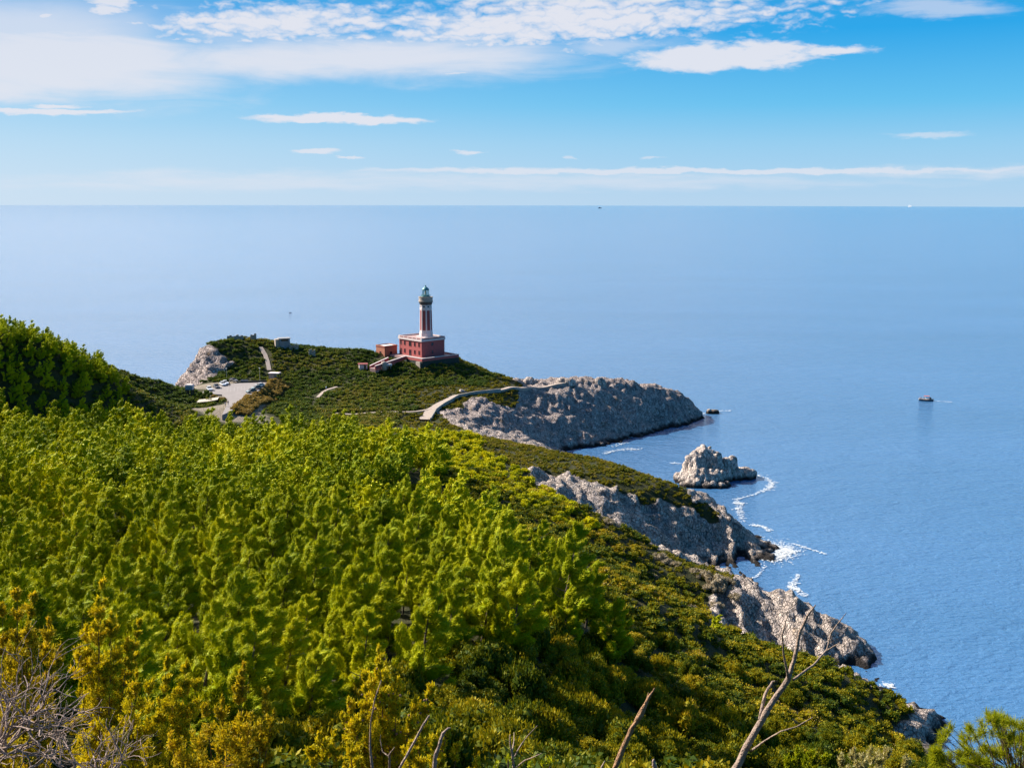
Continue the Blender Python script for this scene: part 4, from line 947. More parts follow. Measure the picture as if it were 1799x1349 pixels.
# people: one skinned body each
def person(loc, rz, top, legs, label, sit=False, hat=None, group=None):
    V = [(0, 0, .92), (0, 0, 1.12), (0, .0, 1.38), (0, 0, 1.50), (0, .02, 1.62), (0, .02, 1.72)]
    Rr = [.15, .135, .155, .06, .095, .07]; E = [(0, 1), (1, 2), (2, 3), (3, 4), (4, 5)]
    for s in (-1, 1):
        b = len(V)
        if sit: V += [(s * .1, .02, .86), (s * .12, .42, .86), (s * .12, .46, .46), (s * .12, .58, .42)]
        else: V += [(s * .1, 0, .84), (s * .11, .03 * s, .48), (s * .11, .02, .08), (s * .12, .14, .04)]
        Rr += [.095, .07, .05, .04]; E += [(0, b), (b, b + 1), (b + 1, b + 2), (b + 2, b + 3)]
        a = len(V); V += [(s * .19, 0, 1.40), (s * .26, .02, 1.14), (s * .25, .14, .92)]; Rr += [.06, .045, .035]; E += [(2, a), (a, a + 1), (a + 1, a + 2)]
    me = bpy.data.meshes.new('person'); me.from_pydata(V, E, []); me.update()
    o = bpy.data.objects.new('person', me); link(o); o.location = loc; o.rotation_euler = (0, 0, rz)
    sk = o.modifiers.new('skin', 'SKIN')
    for i, r_ in enumerate(Rr): me.skin_vertices[0].data[i].radius = (r_, r_ * .8)
    me.skin_vertices[0].data[0].use_root = True
    o.modifiers.new('smooth', 'SUBSURF').levels = 1; o.modifiers['smooth'].render_levels = 1
    m, t, out = mat('person ' + label[:12]); p = t.new('ShaderNodeBsdfPrincipled'); p.inputs['Roughness'].default_value = .8
    g = t.new('ShaderNodeTexCoord').outputs['Object']; sp_ = t.new('ShaderNodeSeparateXYZ'); t.l.new(g, sp_.inputs[0])
    cloth = t.ramp(t.math('DIVIDE', sp_.outputs[2], 1.8), [(0, (.05, .04, .035)), (.045, legs), (.50, top), (.82, (.36, .20, .14)), (.925, (.03, .02, .015))], 'CONSTANT')
    t.l.new(cloth, p.inputs['Base Color']); t.l.new(p.outputs[0], out.inputs[0]); me.materials.append(m)
    return tag(o, label, 'person', group)
person(atz(403.5, 679, 27.3), R(160), (.02, .02, .03), (.02, .02, .03), 'person in dark clothes standing beside the white car')
person(atz(401, 712, 27.3), R(10), (.10, .06, .08), (.03, .03, .05), 'person in dark top walking up the access road')
person(atz(396, 714, 27.3), R(30), (.55, .5, .5), (.06, .07, .12), 'person in pale top on the access road near the pavilion')
q = at(573, 680.5, 433); person((q.x, q.y, float(ground(q.x, q.y)) + .2), R(200), (.75, .75, .78), (.05, .06, .10), 'person in white top on the scrub footpath')

# paths
def ribbon(name, P, w_, label, dz=.14):
    pts = []
    for a, b in zip(P, P[1:]):
        n = max(2, int((b - a).length / 1.2)); pts += [a.lerp(b, k / n) for k in range(n)]
    pts.append(P[-1]); V, Q = [], []
    for k, q in enumerate(pts):
        t_ = pts[min(k + 1, len(pts) - 1)] - pts[max(k - 1, 0)]; s_ = Vector((t_.y, -t_.x, 0)).normalized() * (w_ if not callable(w_) else w_(k / len(pts))) / 2
        g = max(float(ground(q.x + s_.x * f, q.y + s_.y * f)) for f in (-1, 0, 1)) + dz
        L_, R_ = q - s_, q + s_
        V += [(L_.x, L_.y, g - 1.5), (L_.x, L_.y, g), (R_.x, R_.y, g), (R_.x, R_.y, g - 1.5)]
    zs = np.array(V)[:, 2].reshape(-1, 4); ker = np.ones(5) / 5
    for c in range(4): zs[2:-2, c] = np.convolve(zs[:, c], ker, 'valid')
    V = np.array(V); V[:, 2] = zs.ravel()
    for k in range(len(pts) - 1):
        for c in range(3): Q.append((k * 4 + c, k * 4 + c + 1, (k + 1) * 4 + c + 1, (k + 1) * 4 + c))
    return tag(link(bpy.data.objects.new(name, np_mesh(name, V, np.array(Q), m_path))), label, kind='structure'), V.reshape(-1, 4, 3)
_, PV = ribbon('path', PATHS[0], lambda f: 4.4 - 2.4 * min(1, f * 2.2), 'paved footpath to the point', .2)
ribbon('path', PATHS[1], 1.3, 'thin earth footpath'); ribbon('path', PATHS[2], 1.7, 'stepped path up the hill', .25); ribbon('path', PATHS[3], 1.3, 'footpath through scrub')
k1 = int(len(PV) * .62); pwl = thing('path_wall', 'low pale wall lining the seaward side of the wide footpath', 'wall')
bm = bmesh.new(); rows = []
for k in range(0, k1):
    a = Vector(PV[k, 2]); d_ = (Vector(PV[k, 2]) - Vector(PV[k, 1])).normalized() * .45; rows.append([bm.verts.new(a + x) for x in (Vector((0, 0, -2)), Vector((0, 0, .6)), d_ + Vector((0, 0, .6)), d_ + Vector((0, 0, -2)))])
for a, b in zip(rows, rows[1:]):
    for c in range(4): bm.faces.new((a[c], a[(c + 1) % 4], b[(c + 1) % 4], b[c]))
bm.faces.new(rows[0][::-1]); bm.faces.new(rows[-1]); obj('stone_course', bm, m_rubble, pwl)

# rocks
m_rock, t, out = mat('limestone'); geo = t.new('ShaderNodeNewGeometry').outputs['Position']; rc, rh = rock_nodes(t, geo)
p = t.new('ShaderNodeBsdfPrincipled'); t.l.new(rc, p.inputs['Base Color']); p.inputs['Roughness'].default_value = .9; p.inputs['Specular IOR Level'].default_value = .15
t.l.new(t.bump(rh, .85, 1.0), p.inputs['Normal']); t.l.new(p.outputs[0], out.inputs[0])
def crag(name, lobes, label, cat, seed, amp=1.0, step=.45, zbase=-1.5):
    """a rock built as rounded pillars: (x, y, top, radius, power)"""
    L = np.array(lobes); x0, x1 = (L[:, 0] - L[:, 3]).min() - 1, (L[:, 0] + L[:, 3]).max() + 1; y0, y1 = (L[:, 1] - L[:, 3]).min() - 1, (L[:, 1] + L[:, 3]).max() + 1
    x, y = np.meshgrid(np.arange(x0, x1, step), np.arange(y0, y1, step)); z = np.full(x.shape, zbase)
    wx = x + (fbm(x / 3, y / 3, 0 * x, 3, seed) - .5) * 2.4 * amp; wy = y + (fbm(x / 3, y / 3, 0 * x, 3, seed + 7) - .5) * 2.4 * amp
    for a, b, h, r_, pw_ in lobes:
        d = np.hypot(wx - a, wy - b) / r_; z = np.maximum(z, zbase + (h - zbase) * np.clip(1 - d ** pw_, 0, 1) ** (1 / pw_))
    gy_, gx_ = np.gradient(z, step); l = np.sqrt(1 + gx_ ** 2 + gy_ ** 2); N_ = np.stack([-gx_ / l, -gy_ / l, 1 / l], -1)
    a1_, a2_ = worley(x / 2.8, y / 2.8, z / 3.5, seed + 3); am = amp * np.clip((z - zbase) / 1.5, 0, 1) * ((fbm(x / 4, y / 4, z / 5, 4, seed + 9, True) - .5) * 2.2 + np.clip((a2_ - a1_) * 2.5, 0, 1) * .9 - .6)
    V = np.stack([x, y, z], -1) + N_ * am[..., None]; ny_, nx_ = x.shape; ii = np.arange(nx_ * ny_).reshape(ny_, nx_)
    q = np.stack([ii[:-1, :-1], ii[:-1, 1:], ii[1:, 1:], ii[1:, :-1]], -1).reshape(-1, 4); zf = (z > zbase + .02).ravel(); q = q[zf[q].any(1)]
    return tag(link(bpy.data.objects.new(name, np_mesh(name, V.reshape(-1, 3), q, m_rock, None, True))), label, cat)
def lob(u, v, Y, r_, pw_=3.0): q = at(u, v, Y); return (q.x, q.y, q.z, r_, pw_)
crag('sea_stack', [lob(1222, 797, 386, 4.6), lob(1238, 785, 389, 4.4), lob(1254, 793, 388, 4.2), lob(1279, 806, 389, 3.6), lob(1268, 822, 386, 3.6), lob(1290, 824, 388, 3.4), lob(1309, 824, 390, 3.6, 4), lob(1225, 822, 381, 4.2), lob(1250, 825, 381, 3.4), lob(1206, 826, 384, 4.4, 2), lob(1216, 842, 379, 4.5), lob(1242, 846, 377.5, 3.6), lob(1262, 848, 378, 4.2)],
     'rugged grey sea stack standing off the cliff, the largest rock in water', 'rock', 5)
crag('shoal_rock', [lob(1246, 719, 512, 1.6), lob(1254, 719, 512, 2.0), lob(1260, 720.5, 513, 1.2)], 'small dark rock awash just off the tip of the point', 'rock', 9, .3, .25, -.6)
for u, v, Y, r_, lab in ((930, 663, 471, 2.6, 'grey block of rock on the skyline where the footpath nears its end'), (1053, 663, 478, 2.2, 'pale boulder standing on the skyline of the point'), (1000, 665, 469, 2.0, 'dark squat boulder beside the end of the footpath'), (986, 664.5, 470, 2.2, 'low flat boulder just left of the end of the footpath'), (757, 680, 452, 1.0, 'small pale boulder beside the footpath under the scrub'), (812, 685, 438, 1.2, 'pale boulder where two paths run side by side')):
    q = at(u, v, Y); g = float(ground(q.x, q.y)); crag('boulder', [(q.x, q.y, max(q.z, g + .5), r_, 3.0), (q.x + r_ * .8, q.y, max(q.z - .8, g + .3), r_ * .7, 3.0)], lab, 'boulder', int(u), .35, .3, g - 1.2)

# foam
FOAM = [([(1318, 832), (1336, 836), (1347, 840), (1357, 848), (1352, 858), (1340, 862)], 2.4, 300), ([(1357, 846), (1352, 858)], 4, 140), ([(1340, 862), (1325, 868), (1308, 873), (1294, 877)], 1.5, 130), ([(1294, 876), (1292, 884), (1304, 883), (1296, 893), (1303, 903), (1303, 914)], 3.2, 330),
        ([(1342, 955), (1365, 962), (1388, 967)], 9, 800), ([(1350, 968), (1385, 969)], 12, 1300), ([(1352, 978), (1372, 976)], 9, 600), ([(1393, 954), (1412, 960), (1432, 967), (1450, 972)], 1.0, 130),
        ([(1320, 922), (1335, 923), (1345, 927), (1354, 933)], 2, 170), ([(1400, 1010), (1398, 1020), (1386, 1031), (1402, 1035), (1408, 1043), (1417, 1046)], 3, 330), ([(1555, 1200), (1563, 1207)], 4, 90),
        ([(1060, 797), (1078, 792), (1095, 789), (1122, 789)], 2.2, 240), ([(1075, 784), (1100, 777)], 2.4, 60), ([(1098, 770), (1125, 764)], 1.4, 60), ([(1178, 813), (1196, 814)], 1.2, 60), ([(1258, 722), (1284, 721)], .7, 80), ([(1230, 727), (1238, 726)], .6, 40), ([(1640, 704), (1672, 706)], .5, 50), ([(1345, 992), (1332, 1010), (1305, 1024)], 1.2, 100), ([(1180, 757), (1222, 744)], .7, 60)]
V, Q = [], []
for P, hw, n in FOAM:
    P = np.array(P, float); seg = np.linalg.norm(np.diff(P, axis=0), axis=1); cum = np.concatenate([[0], np.cumsum(seg)])
    for k in range(int(n * 1.3)):
        t_ = cum[-1] * (rng.random() + .06 * math.sin(rng.random() * 40)); g_ = abs(rng.normal()) ** 1.4 * (1 if rng.random() < .5 else -1); u = np.interp(t_, cum, P[:, 0]) + rng.normal() * hw * 1.1; v = np.interp(t_, cum, P[:, 1]) + g_ * hw * .42
        c = atz(u, v, .22 + .06 * rng.random()); r_ = .05 + .20 * rng.random() ** 2.5; a0 = rng.random() * 6.28; st = 1.2 + rng.random() * 2.2; b = len(V)
        for q in range(6):
            a = q * math.pi / 3; rr_ = r_ * (.6 + .7 * rng.random()); dx, dy = rr_ * math.cos(a) * st, rr_ * math.sin(a); V.append((c.x + dx * math.cos(a0) - dy * math.sin(a0), c.y + dx * math.sin(a0) + dy * math.cos(a0), c.z))
        Q.append(list(range(b, b + 6)))
tag(link(bpy.data.objects.new('sea_foam', np_mesh('sea_foam', np.array(V), np.array(Q), m_foam2))), 'white foam of waves breaking round the rocks', kind='stuff')

# boats
def hull(bm, L_, B_, H_, n=12, sheer=.25):
    rows = []
    for k in range(n + 1):
        f = k / n; x = (f - .5) * L_; w_ = B_ / 2 * (1 - abs(2 * f - 1) ** 2.6 * (1 if f > .5 else .55)); hz_ = H_ + sheer * (2 * f - 1) ** 2
        rows.append([bm.verts.new((x, s_ * w_ * m_, z)) for s_, m_, z in ((-1, 1, hz_), (-1, .85, H_ * .35), (-1, .25, -.35), (1, .25, -.35), (1, .85, H_ * .35), (1, 1, hz_))])
    for a, b in zip(rows, rows[1:]):
        for c in range(5): bm.faces.new((a[c], a[c + 1], b[c + 1], b[c]))
        bm.faces.new((a[0], b[0], b[5], a[5]))
    bm.faces.new(rows[0][::-1]); bm.faces.new(rows[-1])
m_hull = simple('dark blue hull', (.02, .035, .07), .4, .2, 2); m_wood = simple('varnished wood', (.20, .09, .05), .5, .2, 3); m_awn = simple('red awning', (.42, .10, .08), .8, .1, 2)
Bp = atz(1627, 704, 0); bt = thing('tour_boat', 'small wooden tour boat with pale rim and red awning full of people', 'boat', Bp, R(-14))
bm = bmesh.new(); hull(bm, 7.0, 2.3, .55); obj('hull', bm, m_hull, bt)
bm = bmesh.new(); hull(bm, 7.15, 2.42, .82, 12, .32)
for q in bm.verts: q.co.z = max(q.co.z, .5)
obj('rim', bm, m_beige, bt); 
bm = bmesh.new(); box(bm, -1.1, 1.5, -.85, .85, 2.35, 2.47); obj('awning', bm, m_awn, bt)
bm = bmesh.new()
for x in (-1.0, 1.4):
    for y in (-.8, .8): box(bm, x - .04, x + .04, y - .04, y + .04, .7, 2.36)
obj('post', bm, m_steel, bt); part_box('wheelhouse', bt, m_wood, 1.5, 2.3, -.6, .6, .8, 1.8); bm = bmesh.new(); lathe(bm, [(.05, .8), (.03, 3.0)], 6, (2.6, 0, 0)); obj('mast', bm, m_steel, bt)
for k, (x, y, c, lab) in enumerate(((-3.0, .2, (.35, .10, .12), 'person in red at the very stern of the tour boat'), (-2.3, -.5, (.08, .06, .08), 'person in dark top seated near the stern of the tour boat'), (-1.5, .4, (.45, .40, .40), 'person in pale top seated just behind the awning of the tour boat'), (-.5, -.5, (.6, .5, .3), 'person in yellow top seated under the awning, left side'), (.4, .45, (.10, .08, .10), 'person in dark top under the awning of the tour boat, amidships'), (1.0, -.45, (.3, .12, .10), 'person in brown-red top under the front of the awning'))):
    q = Bp + Vector((x * math.cos(R(-14)) - y * math.sin(R(-14)), x * math.sin(R(-14)) + y * math.cos(R(-14)), .42)); person(q, R(-14 + 90 * (1 if k % 2 else -1)), c, (.05, .05, .08), lab, True, None, 'passengers of the tour boat')
def far_at(u, v):
    d = ray(u, v); d = d / d.y; lo_, hi_ = 100.0, 35000.0
    for _ in range(60):
        y_ = (lo_ + hi_) / 2; z_ = CAMZ + d.z * y_ + ((d.x * y_) ** 2 + y_ * y_) / (2 * 6.371e6)
        lo_, hi_ = (y_, hi_) if z_ > 0 else (lo_, y_)
    return Vector((d.x * lo_, lo_, -(lo_ ** 2 + (d.x * lo_) ** 2) / (2 * 6.371e6)))
q = far_at(1598, 364.2); ya = thing('sailing_yacht', 'large white sailing yacht far out on the horizon', 'yacht', q, R(-50))
bm = bmesh.new(); hull(bm, 74, 10, 9, 10, 2); obj('hull', bm, m_foam, ya)
for x0, x1, h in ((-30, 3, 44), (3, 34, 38)):
    bm = bmesh.new(); vs = [bm.verts.new(p_) for p_ in ((x0, -.4, 8), (x1, -.4, 8), (x1, -.4, h), (x0 + 8, -.4, h - 4), (x0, .4, 8), (x1, .4, 8), (x1, .4, h), (x0 + 8, .4, h - 4))]
    for f in ((0, 1, 2, 3), (7, 6, 5, 4), (0, 4, 5, 1), (1, 5, 6, 2), (2, 6, 7, 3), (3, 7, 4, 0)): bm.faces.new([vs[i] for i in f])
    obj('sail', bm, m_foam, ya)
bm = bmesh.new(); lathe(bm, [(.5, 6), (.3, 40)], 6, (3, 0, 0)); obj('mast', bm, m_steel, ya)
q = far_at(1054, 366.2); sh = thing('motor_ship', 'tiny dark motor ship just below the horizon', 'ship', q, R(8))
bm = bmesh.new(); hull(bm, 44, 9, 7, 10, 2); obj('hull', bm, m_hull, sh); part_box('cabin', sh, m_blueg, -14, 2, -3, 3, 7, 14)
q = atz(510, 549.5, 0); di = thing('dinghy', 'speck of a dark dinghy alone on the pale sea', 'dinghy', q, R(5))
bm = bmesh.new(); hull(bm, 2.2, 1.0, .3); obj('hull', bm, m_hull, di); part_box('motor', di, m_shade, -1.25, -1.0, -.15, .15, .1, .55)

m_grey = leaf_mat('grey cushion leaves', [(0, (.17, .14, .085)), (.5, (.28, .23, .16)), (1, (.40, .34, .26))], .2)
pale_me = [np_mesh('shrub', V, Q, m_grey, {'tint': t * .5, 'own': np.full(len(V), .5)}) for V, Q, t in shrub_base(range(420, 424), 110, .22, .10, 1.4, 1.0, 12)]
for k, (u, v, Y, s_) in enumerate(((1158, 972, 254, 1.5), (1172, 985, 252, 1.3), (1186, 996, 251, 1.2), (1240, 1022, 247, 1.7), (1256, 1030, 246, 1.9), (1270, 1042, 244, 1.7), (1246, 1046, 243, 1.4), (1282, 1034, 246, 1.3), (1290, 1052, 241, 1.2), (1212, 1072, 226, 1.1), (1258, 1062, 236, 1.4), (1145, 1002, 240, 1.1), (1068, 920, 262, 1.2), (1082, 912, 262, 1.2), (1060, 900, 266, 1.0), (1222, 1010, 249, 1.1))):
    q = at(u, v, Y); g = float(ground(q.x, q.y)); o = bpy.data.objects.new('grey_shrub', pale_me[k % 4]); link(o); o.location = (q.x, q.y, g - .1); o.scale = (s_, s_, s_ * .9); o.rotation_euler = (0, 0, k * 1.7)
    tag(o, 'pale grey-tan cushion shrub on the brink between the macchia and the two nearest cliffs', 'shrub', 'pale cushion shrubs on the brink')
q = at(1252, 1110, 206); o = thing('pine_tree', 'lone small bright pine standing against the nearest cliff', 'pine tree', (q.x, q.y, float(ground(q.x, q.y)) - .3)); o.scale = (.62, .62, .5)
link(bpy.data.objects.new('crown', pine_mesh[2]), o); link(bpy.data.objects.new('trunk', pine_trunk[2]), o)
# tan shrubs on the bank of the car park, bushes round the pavilion
m_tan = leaf_mat('dry broom', [(0, (.12, .09, .02)), (.5, (.22, .155, .045)), (1, (.32, .23, .09))], .3)
tan_b = shrub_base(range(400, 404), 60, .34, .16, 1.4, 1.3, 11)
tan_me = [np_mesh('shrub', V, Q, m_tan, {'tint': t * .5, 'own': np.full(len(V), .5)}, True) for V, Q, t in tan_b]
grn_me = [np_mesh('shrub', V, Q, m_scrub, {'tint': t * .3, 'own': np.full(len(V), .2)}, True) for V, Q, t in tan_b]
edge = [atz(486, 671, 26), atz(476, 676, 26), atz(460, 685, 26), atz(443, 698, 26), atz(424, 711, 26), atz(406, 726, 26)]; k = 0
for row in range(3):
    for a, b in zip(edge, edge[1:]):
        n = max(2, int((b - a).length / 2.3))
        for i in range(n):
            q = a.lerp(b, (i + .5 * (row % 2)) / n) + Vector((1.0 + row * 2.1, -.7 - row * 1.0, 0)); g = float(ground(q.x, q.y)); s_ = rng.uniform(1.15, 1.6); zb = min(max(g, 25.2 - row * .6), 26.2) if row == 0 else g
            o = bpy.data.objects.new('dry_shrub', tan_me[k % 4]); link(o); o.location = (q.x, q.y, zb - .15); o.scale = (s_, s_, s_ * (1.25 if row == 0 else .95)); o.rotation_euler = (0, 0, k * 1.3); k += 1
            tag(o, 'tan dry shrub on the bank along the right side of the car park', 'shrub', 'dry shrubs on the car park bank')
for u, v, Y, s_, mm, nm, lab in ((352, 694, 402, 1.5, grn_me, 'evergreen_shrub', 'dark evergreen bush right behind the cream pavilion canopy'), (364, 692, 403, 1.6, grn_me, 'evergreen_shrub', 'dark evergreen bush in front of the nearest white car'), (385, 703, 399, 1.3, tan_me, 'dry_shrub', 'tan shrub beside the right end of the cream canopy'), (393, 700, 400, 1.0, tan_me, 'dry_shrub', 'small tan shrub at the edge of the access road'), (376, 698, 401, 1.3, tan_me, 'dry_shrub', 'tan shrub between the dark bush and the canopy')):
    q = at(u, v, Y); o = bpy.data.objects.new(nm, mm[int(u) % 4]); link(o); o.location = (q.x, q.y, q.z - .9); o.scale = (s_,) * 3; tag(o, lab, 'shrub')


# ------------------------------------------------------------------ foreground
m_dead = simple('bleached wood', (.30, .215, .175), .85, .25, 9, .5)
m_stick = simple('grey dead wood', (.26, .185, .14), .85, .3, 7, .6)
m_brown = simple('peeling brown wood', (.34, .19, .10), .9, .4, 10, .8)
m_twig = simple('brown twig', (.13, .075, .045), .9, .3, 9)
m_cone = simple('brown cone', (.20, .105, .065), .7, .3, 30)
m_jun = leaf_mat('juniper scales', [(0, (.15, .16, .004)), (.35, (.40, .36, .010)), (.75, (.64, .52, .014)), (1, (.52, .34, .02))], .32)
m_jun2 = leaf_mat('juniper scales rusty', [(0, (.13, .125, .004)), (.4, (.36, .30, .012)), (.75, (.55, .42, .016)), (1, (.46, .26, .035))], .32)
m_need = leaf_mat('green needles', [(0, (.12, .16, .005)), (.5, (.23, .27, .006)), (1, (.36, .35, .008))], .42)
m_pale = leaf_mat('pale dry leaves', [(0, (.22, .21, .06)), (.4, (.36, .33, .12)), (1, (.50, .42, .26))], .3)
m_bud = leaf_mat('fresh buds', [(0, (.22, .28, .01)), (1, (.34, .36, .01))], .4)
def ppx(Y): return Y / F
def spray_shrub(name, label, cat, Y, spires, m, seed, n_leaf_, ln, wd, cones=0, depth=1.0, per=9, base=None, wind=.05, thick=.02, group=None, fluff=1.0, f0=0.0, rand=0.0, jn=.4):
    """a shrub of upright leafy sprays: (tip u, tip v, base u, base v, half-width in px)"""
    n_leaf = int(n_leaf_ * 2.4); r = np.random.default_rng(seed); rr = random.Random(seed); b0 = at(spires[0][2], spires[0][3], Y)
    root = Vector((b0.x, b0.y, float(ground(b0.x, b0.y)) - .05)); o = thing(name, label, cat, root, 0, group)
    bm = bmesh.new(); cs, ax, ra, rb = [], [], [], []; cone_at = []
    for tu, tv, bu_, bv_, hw in spires:
        dY = r.uniform(-1, 1) * hw * ppx(Y) * 1.3 * depth; tip = at(tu, tv, Y + dY); bs = at(bu_, bv_, Y + dY * .3); k = max(4, int(per * (tip - bs).length / (hw * ppx(Y) * 9))); w_ = hw * ppx(Y)
        mid = bs.lerp(tip, .5) + Vector((r.normal(), r.normal(), 0)) * w_ * .25; pts = []
        for i in range(9):
            f = i / 8; pts.append(bs.lerp(mid, f).lerp(mid.lerp(tip, f), f))
        tube(bm, [root, root.lerp(pts[0], .5) + Vector((0, 0, .1)), *pts], [thick * 1.5, thick * 1.0, *[thick * (.62 - .55 * i / 8) for i in range(9)]], 6)
        for i in range(k):
            f = f0 + (1 - f0) * (i + r.random()) / k; q = bs.lerp(mid, f).lerp(mid.lerp(tip, f), f); env = w_ * (1 - f) ** .55 * (.55 + .45 * min(1, f * 3))
            for _ in range(4):
                a = r.random() * 6.283; rad = env * math.sqrt(r.random()); d = np.array([math.cos(a) * rad, math.sin(a) * rad * depth, rad * .3])
                c = np.array(q) + d; x = d / (np.linalg.norm(d) + 1e-6) * .55 + np.array([wind, 0, .85]) + r.normal(size=3) * rand; x /= np.linalg.norm(x)
                sz = w_ * (.42 + .3 * r.random()) * (1 - .4 * f); cs.append(c); ax.append(x); ra.append(sz * 1.25 * fluff); rb.append(sz * .55 * fluff * fluff)
                if r.random() < .3: tube(bm, [q, Vector(c)], [thick * .3, thick * .12], 4)
                if cones and r.random() < .5: cone_at.append(Vector(c) + Vector((r.normal() * sz * .5, -sz * .55, r.normal() * sz * .4)))
        cs.append(np.array(tip) - np.array([0, 0, w_ * .25])); ax.append(np.array([.05, 0, 1.0])); ra.append(w_ * .42); rb.append(w_ * .14)
    st = obj('stem', bm, m_twig, o)
    for q in st.data.vertices: q.co -= root
    V, Q, t_ = leaves(np.array(cs), np.array(ax), np.array(ra), np.array(rb), n_leaf, ln, wd, .45, (wind, 0, 0), .75, r, .25, jn)
    link(bpy.data.objects.new('foliage', np_mesh('foliage', V - np.array(root), Q, m, {'tint': np.clip(t_ * .7 + np.repeat(np.repeat(r.random(len(cs)), n_leaf), 4) * .3, 0, 1)})), o)
    if cones:
        bm = bmesh.new(); bmesh.ops.create_icosphere(bm, subdivisions=2, radius=.014)
        for q in bm.verts: q.co *= 1 + rr.uniform(-.12, .12)
        me = bpy.data.meshes.new('cone'); bm.to_mesh(me); bm.free(); me.materials.append(m_cone)
        rr.shuffle(cone_at)
        for q in cone_at[:cones]:
            c = link(bpy.data.objects.new('cone', me), o); c.location = q - root; c.scale = (rr.uniform(.8, 1.4),) * 3
    return o
spray_shrub('juniper', 'golden juniper dotted with brown cones, standing alone in the foreground', 'juniper', 12,
    [(665, 1134, 672, 1440, 26), (676, 1160, 676, 1440, 30), (640, 1180, 660, 1440, 28), (700, 1190, 685, 1440, 30), (612, 1225, 650, 1440, 30), (660, 1215, 668, 1440, 40), (730, 1222, 700, 1440, 32), (760, 1200, 712, 1440, 22), (745, 1245, 705, 1440, 34), (625, 1260, 655, 1440, 40), (690, 1260, 680, 1450, 44), (600, 1250, 650, 1450, 24), (650, 1185, 664, 1440, 34), (690, 1215, 680, 1440, 36), (720, 1265, 695, 1450, 40), (640, 1290, 655, 1450, 44), (700, 1300, 690, 1450, 44)], m_jun, 11, 34, .052, .017, 90, 1.0)
spray_shrub('juniper', 'low golden juniper clump at the left foot of the cone-bearing one', 'juniper', 11.2, [(560, 1285, 590, 1460, 26), (545, 1312, 580, 1460, 28), (588, 1282, 600, 1460, 26), (612, 1300, 605, 1460, 30), (578, 1310, 595, 1460, 36)], m_jun, 12, 34, .05, .017)
spray_shrub('juniper', 'low golden juniper clump at the right foot of the cone-bearing one', 'juniper', 11.4, [(790, 1275, 760, 1460, 22), (770, 1282, 755, 1460, 30), (735, 1290, 745, 1460, 30), (805, 1305, 780, 1460, 24), (720, 1300, 730, 1460, 30), (840, 1330, 800, 1460, 24)], m_jun, 13, 34, .05, .017)
spray_shrub('juniper', 'tall spire-shaped juniper with dark stem, tallest of the golden ones at the left', 'juniper', 17, [(180, 1022, 176, 1420, 27), (172, 1050, 175, 1420, 32), (196, 1075, 180, 1420, 34), (152, 1095, 172, 1420, 36), (246, 1088, 185, 1400, 20), (225, 1120, 185, 1400, 34), (140, 1130, 165, 1420, 38), (205, 1140, 180, 1420, 40)], m_jun, 14, 34, .075, .024, thick=.03)
spray_shrub('juniper', 'broad golden juniper cut off by the left edge behind the dead white shrub', 'juniper', 16, [(30, 1032, 30, 1420, 34), (60, 1042, 40, 1420, 30), (4, 1060, 15, 1420, 36), (85, 1085, 50, 1420, 34), (-25, 1040, 0, 1420, 36), (48, 1090, 40, 1420, 46), (105, 1130, 60, 1420, 36), (15, 1130, 20, 1420, 50)], m_jun2, 15, 34, .07, .023, thick=.03)
spray_shrub('juniper', 'golden juniper with several short spires between the tall spire and the right clump', 'juniper', 15, [(294, 1150, 262, 1440, 20), (240, 1178, 235, 1440, 32), (328, 1160, 300, 1440, 26), (262, 1200, 250, 1440, 38), (347, 1195, 310, 1440, 32), (305, 1210, 290, 1440, 44), (220, 1230, 225, 1440, 44), (280, 1250, 270, 1440, 52)], m_jun, 16, 34, .066, .022)
spray_shrub('juniper', 'rusty golden juniper, rightmost of the large clump at the lower left', 'juniper', 13.5, [(428, 1163, 415, 1450, 22), (417, 1195, 410, 1450, 30), (468, 1212, 440, 1450, 26), (482, 1246, 450, 1450, 28), (390, 1225, 395, 1450, 34), (360, 1240, 380, 1450, 34), (440, 1250, 425, 1450, 44), (400, 1275, 405, 1450, 54), (350, 1290, 370, 1460, 50), (300, 1285, 320, 1460, 50), (460, 1300, 440, 1460, 40)], m_jun2, 17, 34, .06, .02)
spray_shrub('juniper', 'low golden juniper along the bottom edge under the bare white twigs', 'juniper', 11, [(60, 1255, 60, 1480, 46), (130, 1260, 130, 1480, 46), (200, 1280, 200, 1480, 50), (10, 1240, 10, 1480, 46), (260, 1300, 255, 1480, 46)], m_jun2, 18, 36, .05, .017)
rs = np.random.default_rng(5); Ys = 11.0
outline = [(1640, 1318), (1652, 1292), (1664, 1272), (1690, 1282), (1706, 1268), (1724, 1258), (1752, 1246), (1772, 1252), (1796, 1264), (1830, 1270), (1880, 1300)]
ou, ov = np.array(outline).T; bu, bv = [], []
while len(bu) < 300:
    u = rs.uniform(1640, 1880); top = np.interp(u, ou, ov); v = rs.uniform(top, 1420)
    gap = (abs(u - 1688) < 12 and v < 1300) or (abs(u - 1722) < 9 and v < 1285) or (u < 1665 and 1296 < v < 1312)
    if not gap: bu.append(u); bv.append(v)
bu += [q[0] for q in outline[:-1]]; bv += [q[1] + 12 for q in outline[:-1]]
b0 = at(1790, 1470, Ys); root = Vector((b0.x, b0.y, float(ground(b0.x, b0.y)) - .05)); o = thing('pine_sapling', 'bright green needled pine sapling in the lower right corner', 'pine sapling', root)
cs = np.array([at(u, v, Ys + rs.uniform(-.45, .45)) for u, v in zip(bu, bv)]) - np.array(root); hub = np.array(at(1790, 1400, Ys)) - np.array(root)
bm = bmesh.new(); tube(bm, [(0, 0, 0), tuple(hub * .5), tuple(hub)], [.045, .035, .025], 8); obj('trunk', bm, m_twig, o)
bm = bmesh.new()
